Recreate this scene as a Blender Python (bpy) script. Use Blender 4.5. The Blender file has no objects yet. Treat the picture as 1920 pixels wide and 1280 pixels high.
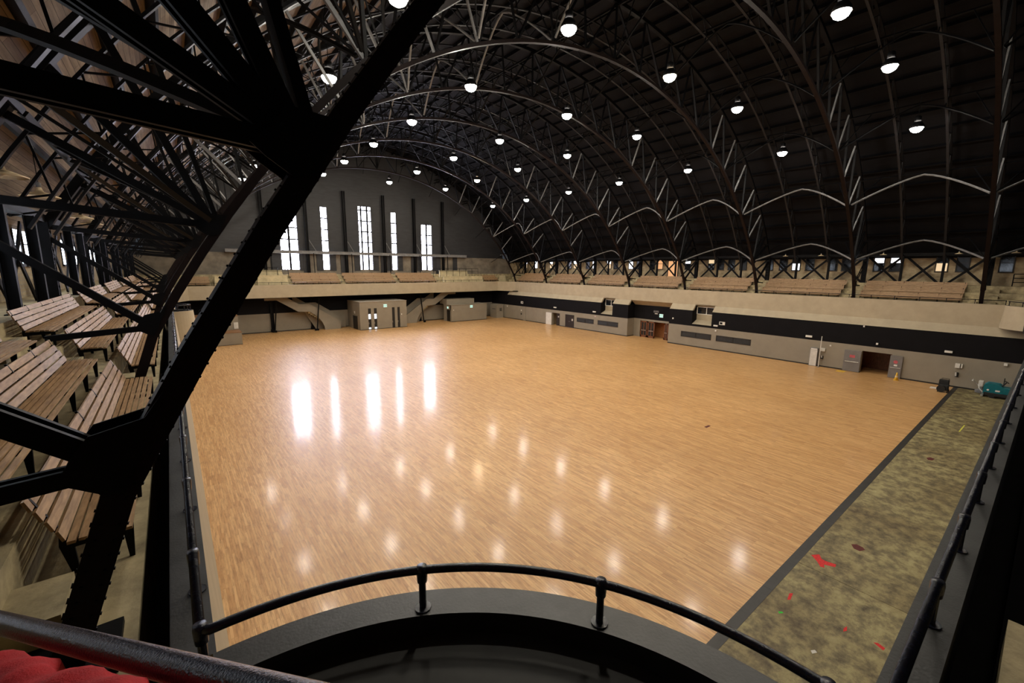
import bpy, math, random
from mathutils import Vector, Matrix, Quaternion
random.seed(7)
PI = math.pi
C = bpy.context.scene.collection
ORD = ['first','second','third','fourth','fifth','sixth','seventh','eighth','ninth','tenth','eleventh','twelfth',
       'thirteenth','fourteenth','fifteenth','sixteenth','seventeenth','eighteenth','nineteenth','twentieth']

# ------------------------------------------------------------------ materials
def new_mat(name):
    m = bpy.data.materials.new(name); m.use_nodes = True
    nt = m.node_tree; b = nt.nodes['Principled BSDF']
    return m, nt, b
def setin(b, k, v):
    if k in b.inputs: b.inputs[k].default_value = v
def pbr(name, col, rough=0.6, metal=0.0, var=0.25, scale=3.0, bump=0.0, bscale=40.0, spec=0.5, stretch=(1,1,1), detail=5, grain=None):
    """painted / weathered surface: base colour broken up by two noises"""
    m, nt, b = new_mat(name); N = nt.nodes; L = nt.links
    tc = N.new('ShaderNodeTexCoord'); mp = N.new('ShaderNodeMapping'); mp.inputs['Scale'].default_value = stretch
    geo = N.new('ShaderNodeNewGeometry')
    L.new(geo.outputs['Position'], mp.inputs['Vector'])
    n1 = N.new('ShaderNodeTexNoise'); n1.inputs['Scale'].default_value = scale; n1.inputs['Detail'].default_value = detail
    n1.inputs['Roughness'].default_value = 0.62
    L.new(mp.outputs['Vector'], n1.inputs['Vector'])
    r = N.new('ShaderNodeValToRGB')
    c = Vector(col)
    lo = c * (1 - var); hi = c * (1 + var)
    if grain: lo = Vector(grain)
    r.color_ramp.elements[0].position = 0.32; r.color_ramp.elements[0].color = (*lo, 1)
    r.color_ramp.elements[1].position = 0.68; r.color_ramp.elements[1].color = (*hi, 1)
    L.new(n1.outputs['Fac'], r.inputs['Fac']); L.new(r.outputs['Color'], b.inputs['Base Color'])
    setin(b, 'Roughness', rough); setin(b, 'Metallic', metal); setin(b, 'Specular IOR Level', spec)
    if bump:
        n2 = N.new('ShaderNodeTexNoise'); n2.inputs['Scale'].default_value = bscale; n2.inputs['Detail'].default_value = 4
        L.new(geo.outputs['Position'], n2.inputs['Vector'])
        bp = N.new('ShaderNodeBump'); bp.inputs['Strength'].default_value = bump; bp.inputs['Distance'].default_value = 0.02
        L.new(n2.outputs['Fac'], bp.inputs['Height']); L.new(bp.outputs['Normal'], b.inputs['Normal'])
    return m
def emis(name, col, s):
    m, nt, b = new_mat(name)
    setin(b, 'Base Color', (0.02, 0.02, 0.02, 1)); setin(b, 'Emission Color', (*col, 1)); setin(b, 'Emission Strength', s)
    return m

def wood_floor():
    m, nt, b = new_mat('maple_strip_floor'); N = nt.nodes; L = nt.links
    geo = N.new('ShaderNodeNewGeometry')
    sep = N.new('ShaderNodeSeparateXYZ'); L.new(geo.outputs['Position'], sep.inputs[0])
    cmb = N.new('ShaderNodeCombineXYZ')
    L.new(sep.outputs['Y'], cmb.inputs['X']); L.new(sep.outputs['X'], cmb.inputs['Y'])
    br = N.new('ShaderNodeTexBrick'); br.offset = 0.41; br.offset_frequency = 3; br.squash = 1.0
    br.inputs['Scale'].default_value = 1.0
    br.inputs['Brick Width'].default_value = 1.15; br.inputs['Row Height'].default_value = 0.085
    br.inputs['Mortar Size'].default_value = 0.0025; br.inputs['Mortar Smooth'].default_value = 0.3
    br.inputs['Color1'].default_value = (0.70, 0.445, 0.21, 1); br.inputs['Color2'].default_value = (0.53, 0.295, 0.118, 1)
    br.inputs['Mortar'].default_value = (0.30, 0.14, 0.04, 1)
    L.new(cmb.outputs[0], br.inputs['Vector'])
    mp = N.new('ShaderNodeMapping'); mp.inputs['Scale'].default_value = (9.0, 0.9, 1)
    L.new(geo.outputs['Position'], mp.inputs['Vector'])
    n = N.new('ShaderNodeTexNoise'); n.inputs['Scale'].default_value = 1.6; n.inputs['Detail'].default_value = 6; n.inputs['Roughness'].default_value = 0.7
    L.new(mp.outputs[0], n.inputs['Vector'])
    rp = N.new('ShaderNodeValToRGB'); rp.color_ramp.elements[0].position = .30; rp.color_ramp.elements[0].color = (.62,.55,.47,1)
    rp.color_ramp.elements[1].position = .55; rp.color_ramp.elements[1].color = (1.08,1.05,1.0,1)
    L.new(n.outputs['Fac'], rp.inputs['Fac'])
    n3 = N.new('ShaderNodeTexNoise'); n3.inputs['Scale'].default_value = 0.13; n3.inputs['Detail'].default_value = 3
    L.new(geo.outputs['Position'], n3.inputs['Vector'])
    r3 = N.new('ShaderNodeValToRGB'); r3.color_ramp.elements[0].position = .3; r3.color_ramp.elements[0].color = (.9,.86,.8,1)
    r3.color_ramp.elements[1].position = .7; r3.color_ramp.elements[1].color = (1.05,1.03,1.0,1)
    L.new(n3.outputs['Fac'], r3.inputs['Fac'])
    mx = N.new('ShaderNodeMix'); mx.data_type = 'RGBA'; mx.blend_type = 'MULTIPLY'; mx.inputs[0].default_value = 1
    L.new(br.outputs['Color'], mx.inputs[6]); L.new(rp.outputs[0], mx.inputs[7])
    m2 = N.new('ShaderNodeMix'); m2.data_type = 'RGBA'; m2.blend_type = 'MULTIPLY'; m2.inputs[0].default_value = 1
    L.new(mx.outputs[2], m2.inputs[6]); L.new(r3.outputs[0], m2.inputs[7])
    L.new(m2.outputs[2], b.inputs['Base Color'])
    mr = N.new('ShaderNodeMapRange'); mr.inputs[3].default_value = 0.36; mr.inputs[4].default_value = 0.48
    L.new(n.outputs['Fac'], mr.inputs[0]); L.new(mr.outputs[0], b.inputs['Roughness'])
    setin(b, 'Coat Weight', 0.22); setin(b, 'Coat Roughness', 0.13)
    return m
def concrete_floor():
    m, nt, b = new_mat('stained_concrete'); N = nt.nodes; L = nt.links
    geo = N.new('ShaderNodeNewGeometry')
    n = N.new('ShaderNodeTexNoise'); n.inputs['Scale'].default_value = 1.9; n.inputs['Detail'].default_value = 10; n.inputs['Roughness'].default_value = .72
    L.new(geo.outputs['Position'], n.inputs['Vector'])
    r = N.new('ShaderNodeValToRGB'); e = r.color_ramp.elements
    e[0].position = .30; e[0].color = (.045,.034,.02,1); e[1].position = .72; e[1].color = (.42,.37,.20,1)
    k = e.new(.47); k.color = (.19,.155,.08,1); k = e.new(.56); k.color = (.31,.265,.13,1)
    L.new(n.outputs['Fac'], r.inputs['Fac'])
    n2 = N.new('ShaderNodeTexNoise'); n2.inputs['Scale'].default_value = .35; n2.inputs['Detail'].default_value = 4
    L.new(geo.outputs['Position'], n2.inputs['Vector'])
    r2 = N.new('ShaderNodeValToRGB'); r2.color_ramp.elements[0].position=.35; r2.color_ramp.elements[0].color=(.68,.62,.55,1)
    r2.color_ramp.elements[1].position=.6; r2.color_ramp.elements[1].color=(1.05,1.05,1.0,1)
    L.new(n2.outputs['Fac'], r2.inputs['Fac'])
    mx = N.new('ShaderNodeMix'); mx.data_type='RGBA'; mx.blend_type='MULTIPLY'; mx.inputs[0].default_value=1
    L.new(r.outputs[0], mx.inputs[6]); L.new(r2.outputs[0], mx.inputs[7]); L.new(mx.outputs[2], b.inputs['Base Color'])
    setin(b,'Roughness',.62)
    return m
def plank_mat(name, c1, c2, width, mort=(0.01,0.008,0.006), axis='Y', rough=.75, length=4.0):
    m, nt, b = new_mat(name); N = nt.nodes; L = nt.links
    uv = N.new('ShaderNodeUVMap')
    br = N.new('ShaderNodeTexBrick'); br.offset=.37; br.inputs['Scale'].default_value=1
    br.inputs['Brick Width'].default_value=length; br.inputs['Row Height'].default_value=width; br.inputs['Mortar Size'].default_value=.006
    br.inputs['Color1'].default_value=(*c1,1); br.inputs['Color2'].default_value=(*c2,1); br.inputs['Mortar'].default_value=(*mort,1)
    L.new(uv.outputs[0], br.inputs['Vector'])
    mp = N.new('ShaderNodeMapping'); mp.inputs['Scale'].default_value=(.35,5,1); L.new(uv.outputs[0], mp.inputs[0])
    n = N.new('ShaderNodeTexNoise'); n.inputs['Scale'].default_value=1.2; n.inputs['Detail'].default_value=6; n.inputs['Roughness'].default_value=.7
    L.new(mp.outputs[0], n.inputs['Vector'])
    r = N.new('ShaderNodeValToRGB'); r.color_ramp.elements[0].position=.3; r.color_ramp.elements[0].color=(.45,.42,.4,1)
    r.color_ramp.elements[1].position=.65; r.color_ramp.elements[1].color=(1.15,1.1,1.05,1); L.new(n.outputs['Fac'], r.inputs['Fac'])
    mx = N.new('ShaderNodeMix'); mx.data_type='RGBA'; mx.blend_type='MULTIPLY'; mx.inputs[0].default_value=1
    L.new(br.outputs['Color'], mx.inputs[6]); L.new(r.outputs[0], mx.inputs[7]); L.new(mx.outputs[2], b.inputs['Base Color'])
    setin(b,'Roughness',rough); setin(b,'Specular IOR Level',.15)
    return m
def brick_mat(name, c1, c2, mortar):
    m, nt, b = new_mat(name); N = nt.nodes; L = nt.links
    geo = N.new('ShaderNodeNewGeometry'); sep = N.new('ShaderNodeSeparateXYZ'); L.new(geo.outputs['Position'], sep.inputs[0])
    add = N.new('ShaderNodeMath'); add.operation='ADD'; L.new(sep.outputs['X'], add.inputs[0]); L.new(sep.outputs['Y'], add.inputs[1])
    cmb = N.new('ShaderNodeCombineXYZ'); L.new(add.outputs[0], cmb.inputs['X']); L.new(sep.outputs['Z'], cmb.inputs['Y'])
    br = N.new('ShaderNodeTexBrick'); br.inputs['Scale'].default_value=1; br.inputs['Brick Width'].default_value=.42; br.inputs['Row Height'].default_value=.14
    br.inputs['Mortar Size'].default_value=.012
    br.inputs['Color1'].default_value=(*c1,1); br.inputs['Color2'].default_value=(*c2,1); br.inputs['Mortar'].default_value=(*mortar,1)
    L.new(cmb.outputs[0], br.inputs['Vector'])
    n = N.new('ShaderNodeTexNoise'); n.inputs['Scale'].default_value=1.1; n.inputs['Detail'].default_value=6; L.new(geo.outputs['Position'], n.inputs['Vector'])
    r = N.new('ShaderNodeValToRGB'); r.color_ramp.elements[0].position=.35; r.color_ramp.elements[0].color=(.55,.5,.45,1)
    r.color_ramp.elements[1].position=.6; r.color_ramp.elements[1].color=(1.1,1.08,1.05,1); L.new(n.outputs['Fac'], r.inputs['Fac'])
    mx = N.new('ShaderNodeMix'); mx.data_type='RGBA'; mx.blend_type='MULTIPLY'; mx.inputs[0].default_value=1
    L.new(br.outputs['Color'], mx.inputs[6]); L.new(r.outputs[0], mx.inputs[7]); L.new(mx.outputs[2], b.inputs['Base Color'])
    setin(b,'Roughness',.85)
    return m

M = {}
M['wood'] = wood_floor(); M['concrete'] = concrete_floor()
M['strip'] = pbr('charcoal_plate', (.022,.021,.021), .5, var=.3, scale=2)
M['parapet'] = pbr('beige_board_concrete', (.40,.335,.235), .75, var=.07, scale=1.2, bump=.15, bscale=25)
M['cap'] = pbr('dark_concrete_cap', (.036,.036,.036), .45, var=.4, scale=2.2, bump=.1)
M['blackpaint'] = pbr('black_wall_paint', (.008,.008,.009), .6, var=.3)
M['darkfloor'] = pbr('dark_balcony_floor', (.020,.020,.018), .7, var=.35, scale=2)
M['tier'] = pbr('worn_tier_concrete', (.36,.295,.17), .8, var=.45, scale=2.2, bump=.2, bscale=30)
M['bench'] = pbr('varnished_bench_wood', (.37,.228,.115), .55, var=.22, scale=2.5, stretch=(9,1.2,9), grain=(.215,.122,.055))
M['steel'] = pbr('black_steel', (.0028,.0028,.0036), .55, var=.35, scale=4, bump=.05, spec=.12)
M['rust'] = pbr('brown_black_steel', (.0085,.0048,.0045), .55, var=.3, scale=4, spec=.12)
M['rail'] = pbr('blue_black_pipe_paint', (.007,.009,.020), .26, var=.5, scale=20, bump=.22, bscale=160)
M['greysteel'] = pbr('grey_and_lit_steel', (.17,.17,.175), .6, var=.25, scale=3)  # grey steel fittings, and the lit tone of low struts and arch chords
M['ribgrey'] = pbr('dark_grey_rib_steel', (.010,.010,.012), .5, var=.25, scale=3, spec=.25)
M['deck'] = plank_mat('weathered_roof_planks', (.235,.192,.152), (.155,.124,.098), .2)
M['deckdark'] = plank_mat('shaded_roof_planks', (.0034,.0031,.0046), (.0025,.0023,.0034), .2)  # same planks as the left deck, with the shade put into the colour
M['wallgrey'] = pbr('taupe_wall_paint', (.255,.222,.172), .7, var=.07, scale=.8, bump=.1, bscale=30)
M['wallblack'] = pbr('black_band_paint', (.004,.0036,.0048), .7, var=.25, scale=1, spec=.15)
M['farblack'] = pbr('dark_gable_cladding', (.017,.0175,.021), .6, var=.3, scale=.8, stretch=(1,1,5))
M['brick'] = brick_mat('buff_brick', (.46,.375,.235), (.35,.27,.16), (.36,.32,.25))
M['plaster'] = pbr('stained_plaster', (.17,.145,.115), .85, var=.35, scale=.7)
M['base'] = pbr('black_baseboard', (.01,.009,.009), .5)
M['day'] = emis('daylight_glazing', (.80,.81,1.0), 42)
M['dayleft'] = emis('daylight_side_glazing', (.78,.87,1.0), 12)
M['litcream'] = emis('lit_room_behind_glass', (1.0,.72,.42), .9)
M['litorange'] = emis('lit_orange_room', (1.0,.50,.22), .85)
M['litwhite'] = emis('bright_reveal_behind_glass', (.9,.93,1), 2.2)
M['lamp'] = emis('lamp_lens', (1.0,.92,.78), 300)
M['lampw'] = emis('lamp_lens_warm', (1.0,.76,.45), 400)
M['exit'] = emis('exit_sign_face', (.62,1.0,.86), 1.1)
M['glass'] = pbr('dark_glass', (.012,.015,.02), .08, var=.3)
M['bluegl'] = pbr('grey_blue_glass', (.022,.028,.036), .2, var=.2)
M['white'] = pbr('white_enamel', (.72,.70,.66), .45, var=.08)
M['cream'] = pbr('cream_enamel', (.78,.62,.40), .45, var=.1)
M['creamwall'] = pbr('cream_stair_wall', (.52,.44,.27), .8, var=.2, scale=1.2)
M['doordark'] = pbr('dark_brown_door', (.018,.012,.012), .4, var=.2)
M['doorgrey'] = pbr('grey_door', (.17,.16,.155), .45, var=.1)
M['doorwood'] = pbr('red_brown_wood', (.17,.058,.024), .4, var=.35, scale=3, stretch=(4,4,1))
M['orangewall'] = pbr('orange_lobby_wall', (.42,.17,.06), .7, var=.15)
M['red'] = pbr('red_cloth', (.55,.008,.012), .85, var=.3, scale=8, bump=.3, bscale=200)
M['signred'] = pbr('red_sign', (.50,.10,.12), .6)
M['teal'] = pbr('teal_machine_plastic', (.0,.12,.15), .4, var=.15)
M['rubber'] = pbr('black_rubber', (.008,.008,.008), .7)
M['metal'] = pbr('bare_metal', (.55,.54,.52), .35, metal=.8, var=.1)
M['yellow'] = pbr('yellow_plastic', (.75,.46,.04), .5, var=.1)
M['woodtop'] = pbr('brown_wood_top', (.24,.115,.045), .6, var=.3, stretch=(1,8,1))
M['pred'] = pbr('red_spray_paint', (.62,.025,.025), .8, var=.3, scale=20)
M['pmaroon'] = pbr('maroon_stain', (.10,.012,.010), .7, var=.3, scale=10)
M['pgreen'] = pbr('green_spray_paint', (.05,.55,.05), .8)
M['pyellow'] = pbr('yellow_chalk', (.62,.62,.08), .8)
M['paper'] = pbr('off_white_card', (.6,.58,.54), .7, var=.1)

# ------------------------------------------------------------------ mesh builder
class MB:
    def __init__(s): s.v=[]; s.f=[]; s.mi=[]; s.uv={}
    def quad(s, pts, mi=0):
        b=len(s.v); s.v += [tuple(p) for p in pts]; s.f.append(tuple(range(b,b+len(pts)))); s.mi.append(mi)
    def box(s, lo, hi, mi=0, mtx=None):
        (x0,y0,z0),(x1,y1,z1)=lo,hi
        P=[(x0,y0,z0),(x1,y0,z0),(x1,y1,z0),(x0,y1,z0),(x0,y0,z1),(x1,y0,z1),(x1,y1,z1),(x0,y1,z1)]
        if mtx is not None: P=[tuple(mtx@Vector(p)) for p in P]
        b=len(s.v); s.v+=P
        for q in ((0,3,2,1),(4,5,6,7),(0,1,5,4),(1,2,6,5),(2,3,7,6),(3,0,4,7)):
            s.f.append(tuple(b+i for i in q)); s.mi.append(mi)
        return s
    def beam(s, p0, p1, w, h, up=(0,1,0), mi=0, ext=0.0):
        """box along p0-p1; w is its width along `up`, h its width across"""
        p0,p1=Vector(p0),Vector(p1); d=(p1-p0).normalized(); p0=p0-d*ext; p1=p1+d*ext
        u=Vector(up); u=(u-d*u.dot(d))
        if u.length<1e-5: u=Vector((1,0,0))-d*d.x
        u.normalize(); t=d.cross(u)
        P=[]
        for p in (p0,p1):
            for a,c in ((-1,-1),(1,-1),(1,1),(-1,1)): P.append(tuple(p+u*(a*w/2)+t*(c*h/2)))
        b=len(s.v); s.v+=P
        for q in ((0,3,2,1),(4,5,6,7),(0,1,5,4),(1,2,6,5),(2,3,7,6),(3,0,4,7)):
            s.f.append(tuple(b+i for i in q)); s.mi.append(mi)
        return s
    def angle(s, p0, p1, w, t=.02, up=(0,1,0), side=1):
        """rolled angle / channel: a web plate with two flanges, open on one side"""
        p0,p1=Vector(p0),Vector(p1); d=(p1-p0).normalized(); u=Vector(up); u=(u-d*u.dot(d)).normalized(); n=d.cross(u)*side
        s.beam(p0,p1,w,t,up)
        for k in (-1,1):
            o=u*(k*(w/2-t/2))+n*(w*.22)
            s.beam(p0+o,p1+o,t,w*.44,up)
        return s
    def tube(s, pts, r, n=10, closed=False, caps=True, mi=0):
        pts=[Vector(p) for p in pts]; m=len(pts); rings=[]; prev=None
        for i,p in enumerate(pts):
            if closed: d=pts[(i+1)%m]-pts[i-1]
            else: d=pts[min(i+1,m-1)]-pts[max(i-1,0)]
            d.normalize()
            if prev is None:
                u=Vector((0,0,1)) if abs(d.z)<.9 else Vector((1,0,0))
            else: u=prev
            u=(u-d*u.dot(d)).normalized(); prev=u; t=d.cross(u)
            rr=r[i] if isinstance(r,(list,tuple)) else r
            b=len(s.v); s.v+=[tuple(p+u*(rr*math.cos(2*PI*k/n))+t*(rr*math.sin(2*PI*k/n))) for k in range(n)]; rings.append(b)
        R=m if closed else m-1
        for i in range(R):
            a,b=rings[i],rings[(i+1)%m]
            for k in range(n):
                s.f.append((a+k,a+(k+1)%n,b+(k+1)%n,b+k)); s.mi.append(mi)
        if caps and not closed:
            s.f.append(tuple(rings[0]+k for k in reversed(range(n)))); s.mi.append(mi)
            s.f.append(tuple(rings[-1]+k for k in range(n))); s.mi.append(mi)
        return s
    def lathe(s, prof, c=(0,0,0), n=16, mi=0, cap=True):
        rings=[]
        for r,z in prof:
            b=len(s.v); s.v+=[(c[0]+r*math.cos(2*PI*k/n), c[1]+r*math.sin(2*PI*k/n), c[2]+z) for k in range(n)]; rings.append(b)
        for a,b in zip(rings,rings[1:]):
            for k in range(n): s.f.append((a+k,a+(k+1)%n,b+(k+1)%n,b+k)); s.mi.append(mi)
        if cap:
            s.f.append(tuple(rings[0]+k for k in reversed(range(n)))); s.mi.append(mi)
            s.f.append(tuple(rings[-1]+k for k in range(n))); s.mi.append(mi)
        return s
    def prism(s, poly, axis, a0, a1, mi=0):
        """extrude a 2D polygon along axis ('x': poly=(y,z), 'y': poly=(x,z), 'z': poly=(x,y))"""
        def P(u,v,a): return (a,u,v) if axis=='x' else (u,a,v) if axis=='y' else (u,v,a)
        n=len(poly); b=len(s.v)
        s.v+=[P(u,v,a0) for u,v in poly]+[P(u,v,a1) for u,v in poly]
        s.f.append(tuple(b+i for i in range(n))); s.mi.append(mi)
        s.f.append(tuple(b+n+i for i in reversed(range(n)))); s.mi.append(mi)
        for i in range(n):
            j=(i+1)%n; s.f.append((b+i,b+j,b+n+j,b+n+i)); s.mi.append(mi)
        return s
    def grid(s, P, mi=0, closed=False):
        """P: list of rows of points"""
        b=len(s.v); nc=len(P[0])
        for row in P: s.v+=[tuple(p) for p in row]
        for i in range(len(P)-1):
            for j in range(nc-1):
                s.f.append((b+i*nc+j,b+i*nc+j+1,b+(i+1)*nc+j+1,b+(i+1)*nc+j)); s.mi.append(mi)
        return s
    def mesh(s, name, mats, smooth=False, uvf=None):
        me=bpy.data.meshes.new(name); me.from_pydata(s.v,[],s.f)
        for m in (mats if isinstance(mats,(list,tuple)) else [mats]): me.materials.append(m)
        me.polygons.foreach_set('material_index', s.mi)
        if smooth: me.polygons.foreach_set('use_smooth',[True]*len(me.polygons))
        if uvf:
            uv=me.uv_layers.new(name='UVMap')
            for lp in me.loops: uv.data[lp.index].uv=uvf(me.vertices[lp.vertex_index].co)
        me.update(); return me

def link(name, me, parent=None, loc=None):
    o=bpy.data.objects.new(name, me); C.objects.link(o)
    if parent: o.parent=parent
    if loc: o.location=loc
    return o
def obj(name, mb, mat, parent=None, smooth=False, bevel=0, loc=None):
    o=link(name, mb.mesh(name, mat, smooth), parent, loc)
    if bevel:
        md=o.modifiers.new('bev','BEVEL'); md.width=bevel; md.segments=2; md.limit_method='ANGLE'
    return o
def struct(name, mb, mat, parent=None, smooth=False, uvf=None):
    o=link(name, mb.mesh(name, mat, smooth, uvf), parent); o['kind']='structure'; return o
def tag(o, label, cat, group=None):
    o['label']=label; o['category']=cat
    if group: o['group']=group
    return o
def thing(name, label, cat, group=None, loc=(0,0,0), rz=0):
    o=bpy.data.objects.new(name,None); C.objects.link(o); o.location=loc; o.rotation_euler=(0,0,rz); o.empty_display_size=.2
    return tag(o,label,cat,group)
def dup(src, label, loc=None, rot=None, scale=None, group=None):
    r=src.copy(); C.objects.link(r); r['label']=label
    if group: r['group']=group
    if loc is not None: r.location=loc
    if rot is not None: r.rotation_euler=rot
    if scale is not None: r.scale=scale
    for ch in list(src.children):
        c=ch.copy(); C.objects.link(c); c.parent=r
        for g in list(ch.children):
            d=g.copy(); C.objects.link(d); d.parent=c
    return r

# ------------------------------------------------------------------ measures (metres; camera above the near left corner)
W=53.6; MID=26.8; ZC=-6.1
RI, RO, RD = 30.85, 34.7, 35.7          # inner chord, outer chord, roof deck radii
YT=[4.05,12.9,22.2,31.3,40.3,49.4,58.7,67.8]
ZP,ZB=7.3,5.45
TZ=[7.15,7.67,8.15,8.75]; TX=[-.47,-1.25,-2.10,-2.92,-4.4]
def mx(x): return W-x
def pol(R,deg): return (MID-R*math.sin(math.radians(deg)), ZC+R*math.cos(math.radians(deg)))
def P3(R,deg,y):
    x,z=pol(R,deg); return (x,y,z)

# ------------------------------------------------------------------ floors
struct('floor', MB().box((.0,4.62,-.2),(56.5,74.2,0)), M['wood'])
mb=MB(); mb.box((.0,4.33,-.2),(53,4.62,.006))
for x in range(2,53,3): mb.box((x,4.33,.006),(x+.02,4.62,.0075))
struct('trim_1', mb, M['strip'])
mb=MB(); 
xs=[.0,9.5,16.2,27,40,53]
for a,b in zip(xs,xs[1:]): mb.box((a,-1.5,-.2),(b-.02,4.33,0))
mb.box((.0,-1.5,-.2),(53,4.33,-.02))
mb.box((53,-1.5,-.2),(56.5,4.62,-.005))
struct('floor.001', mb, M['concrete'])

# ------------------------------------------------------------------ parapets (sweep of a battered profile)
def arc(cx,cy,r,a0,a1,n=28): return [(cx+r*math.cos(math.radians(a0+(a1-a0)*i/n)), cy+r*math.sin(math.radians(a0+(a1-a0)*i/n))) for i in range(n+1)]
near=[(2.93,.40),(51.42,.40)]
rbul=arc(53.57,.45,2.15,181,90)
right=[(53.6,2.6),(53.6,66.8)]
rcham=[(53.6,66.8),(51.9,70.4)]
far=[(51.9,70.4),(1.7,70.4)]
lcham=[(1.7,70.4),(0,66.8)]
left1=[(0,66.8),(0,33.95)]
pulp=arc(0,33.0,.95,90,-90,20)
left2=[(0,32.05),(0,3.35)]
lbul=arc(.03,.45,2.9,91,-1,40)
def normals(path):
    out=[]
    for i,p in enumerate(path):
        ns=[]
        for a,b in ((i-1,i),(i,i+1)):
            if a>=0 and b<len(path):
                d=Vector((path[b][0]-path[a][0],path[b][1]-path[a][1])); 
                if d.length>1e-6: d.normalize(); ns.append(Vector((-d.y,d.x)))
        n=sum(ns,Vector((0,0)))/len(ns); out.append(n/max(n.length,.3)**2 if n.length<.999 else n)
    return out
def sweep(path, prof, mis, mb=None):
    """prof: list of (offset towards the hall, z)"""
    mb=mb or MB(); ns=normals(path)
    rows=[[(p[0]+n.x*o,p[1]+n.y*o,z) for o,z in prof+prof[:1]] for p,n in zip(path,ns)]
    for i in range(len(path)-1):
        for j in range(len(prof)):
            mb.quad([rows[i][j],rows[i][j+1],rows[i+1][j+1],rows[i+1][j]], mis[j])
    mb.quad([rows[0][j] for j in range(len(prof))],0); mb.quad([rows[-1][j] for j in reversed(range(len(prof)))],0)
    return mb
PROF=[(-.26,6.3),(-.26,ZP),(0,ZP),(.13,ZB),(-.26,ZB)]
PM=[2,1,0,0,0]
PMAT=[M['parapet'],M['cap'],M['blackpaint']]
full=dict(near=near, near_right=rbul, right=right, far_right=rcham, far=far, far_left=lcham, left=left1, middle_left=pulp, left_front=left2, near_left=lbul)
for k,p in full.items():
    pr=PROF
    if k in('right',): pr=[(-.26,6.3),(-.26,ZP),(0,ZP),(.0,5.43),(-.26,5.43)]
    if k in('far','far_left','far_right'): pr=[(-.26,6.3),(-.26,ZP),(0,ZP),(.05,ZB),(-.26,ZB)]
    if k=='near_left': pr=[(-.27,6.3),(-.27,ZP),(0,ZP),(.03,ZB),(-.27,ZB)]
    struct('wall_parapet_'+k, sweep(p,pr,PM), PMAT)
# floors of the bulging corners and the half-round pulpit
mb=MB(); mb.prism([(0,0.12)]+[(x,y) for x,y in arc(.03,.45,2.66,91,-1,30)],'z',5.45,7.12); struct('floor_corner_balcony',mb,M['darkfloor'])
mb=MB(); mb.prism([(53.6,0.1)]+[(x,y) for x,y in arc(53.57,.45,1.95,181,90,30)],'z',5.45,6.3); struct('floor_corner_balcony.001',mb,M['darkfloor'])
mb=MB(); mb.prism(arc(-.1,33,.75,90,-90,20),'z',6.2,6.35)
mb.lathe([(.1,4.6),(.55,5.1),(1.02,5.5)],(0,33,0),24); struct('floor_pulpit',mb,M['parapet'])

# ------------------------------------------------------------------ galleries (stepped concrete)
def tiers(name, prof, axis, a0, a1, mat):
    """prof: polygon of the stepped cross-section"""
    mb=MB(); mb.prism(prof, axis, a0, a1); return struct(name, mb, mat)
zb=5.45
def steps(sgn, off):
    X=[off+sgn*abs(v) for v in TX]
    p=[(X[0],zb),(X[0],TZ[0]),(X[1],TZ[0]),(X[1],TZ[1]),(X[2],TZ[1]),(X[2],TZ[2]),(X[3],TZ[2]),(X[3],TZ[3]),(X[4],TZ[3]),(X[4],zb)]
    return p
tiers('floor_gallery_left', steps(-1,0),'y',1.3,70.6,M['tier'])
tiers('floor_gallery_right', steps(1,W),'y',1.3,70.6,M['tier'])
tiers('floor_gallery_far', [(y,z) for y,z in [(70.87,zb),(70.87,TZ[0]),(71.65,TZ[0]),(71.65,TZ[1]),(72.5,TZ[1]),(72.5,TZ[2]),(73.3,TZ[2]),(73.3,TZ[3]),(74.2,TZ[3]),(74.2,zb)]],'x',-4.4,58,M['tier'])
tiers('floor_gallery_near', [(y,z) for y,z in [(-.11,zb),(-.11,TZ[0]),(-.85,TZ[0]),(-.85,TZ[1]),(-1.7,TZ[1]),(-1.7,TZ[2]),(-5,TZ[2]),(-5,zb)]],'x',4.2,5.2,M['tier'])
tiers('floor_gallery_near.001', [(-.11,zb),(-.11,6.35),(-1.3,6.35),(-1.3,6.9),(-5,6.9),(-5,zb)],'x',5.2,49.6,M['blackpaint'])
mb=MB()
mb.box((-.47,1.3,zb),(-.26,70.87,6.3)); mb.box((53.86,1.3,zb),(54.07,70.87,6.3)); mb.box((-.47,70.66,zb),(54.07,70.87,6.3))
mb.box((2.6,-.11,zb),(51,.14,6.3)); mb.box((-4.4,-5,zb),(2.5,1.3,6.25)); mb.box((2.5,-5,zb),(4.2,.12,6.25)); mb.box((49.6,-5,zb),(58,1.3,6.25))
struct('floor_walkway', mb, M['darkfloor'])
# half steps in the aisles at every truss, with grip grooves on the nearest ones
for side in (0,1):
    mb=MB(); gr=MB()
    for k,y in enumerate(YT):
        for t in range(3):
            x=TX[t+1]; z=TZ[t]; h=(TZ[t+1]-TZ[t])*.5
            a,b=(x-.02,x+.36)
            if side: a,b=mx(b),mx(a)
            if t==0:
                mb.box((a,y-.85,z),(b,y-.26,z+h)); mb.box((a,y+.26,z),(b,y+.85,z+h))
            else: mb.box((a,y-.85,z),(b,y+.85,z+h))
            if side==0 and k<2:
                for g in range(4): gr.box((x+.18+g*.035,y-.84,z+h),(x+.192+g*.035,y+(-.27 if t==0 else .84),z+h+.002))
    struct('floor_aisle_steps'+('.001' if side else ''), mb, M['tier'])
    if not side: struct('trim_2', gr, M['base'])
mb=MB()
for t in range(3):
    y=[71.65,72.5,73.3][t]; z=TZ[t]; h=(TZ[t+1]-TZ[t])*.5
    for x in (21.75,30.95,38.8,14.0): mb.box((x-.35,y-.36,z),(x+.35,y+.02,z+h))
struct('floor_aisle_steps.002', mb, M['tier'])

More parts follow.
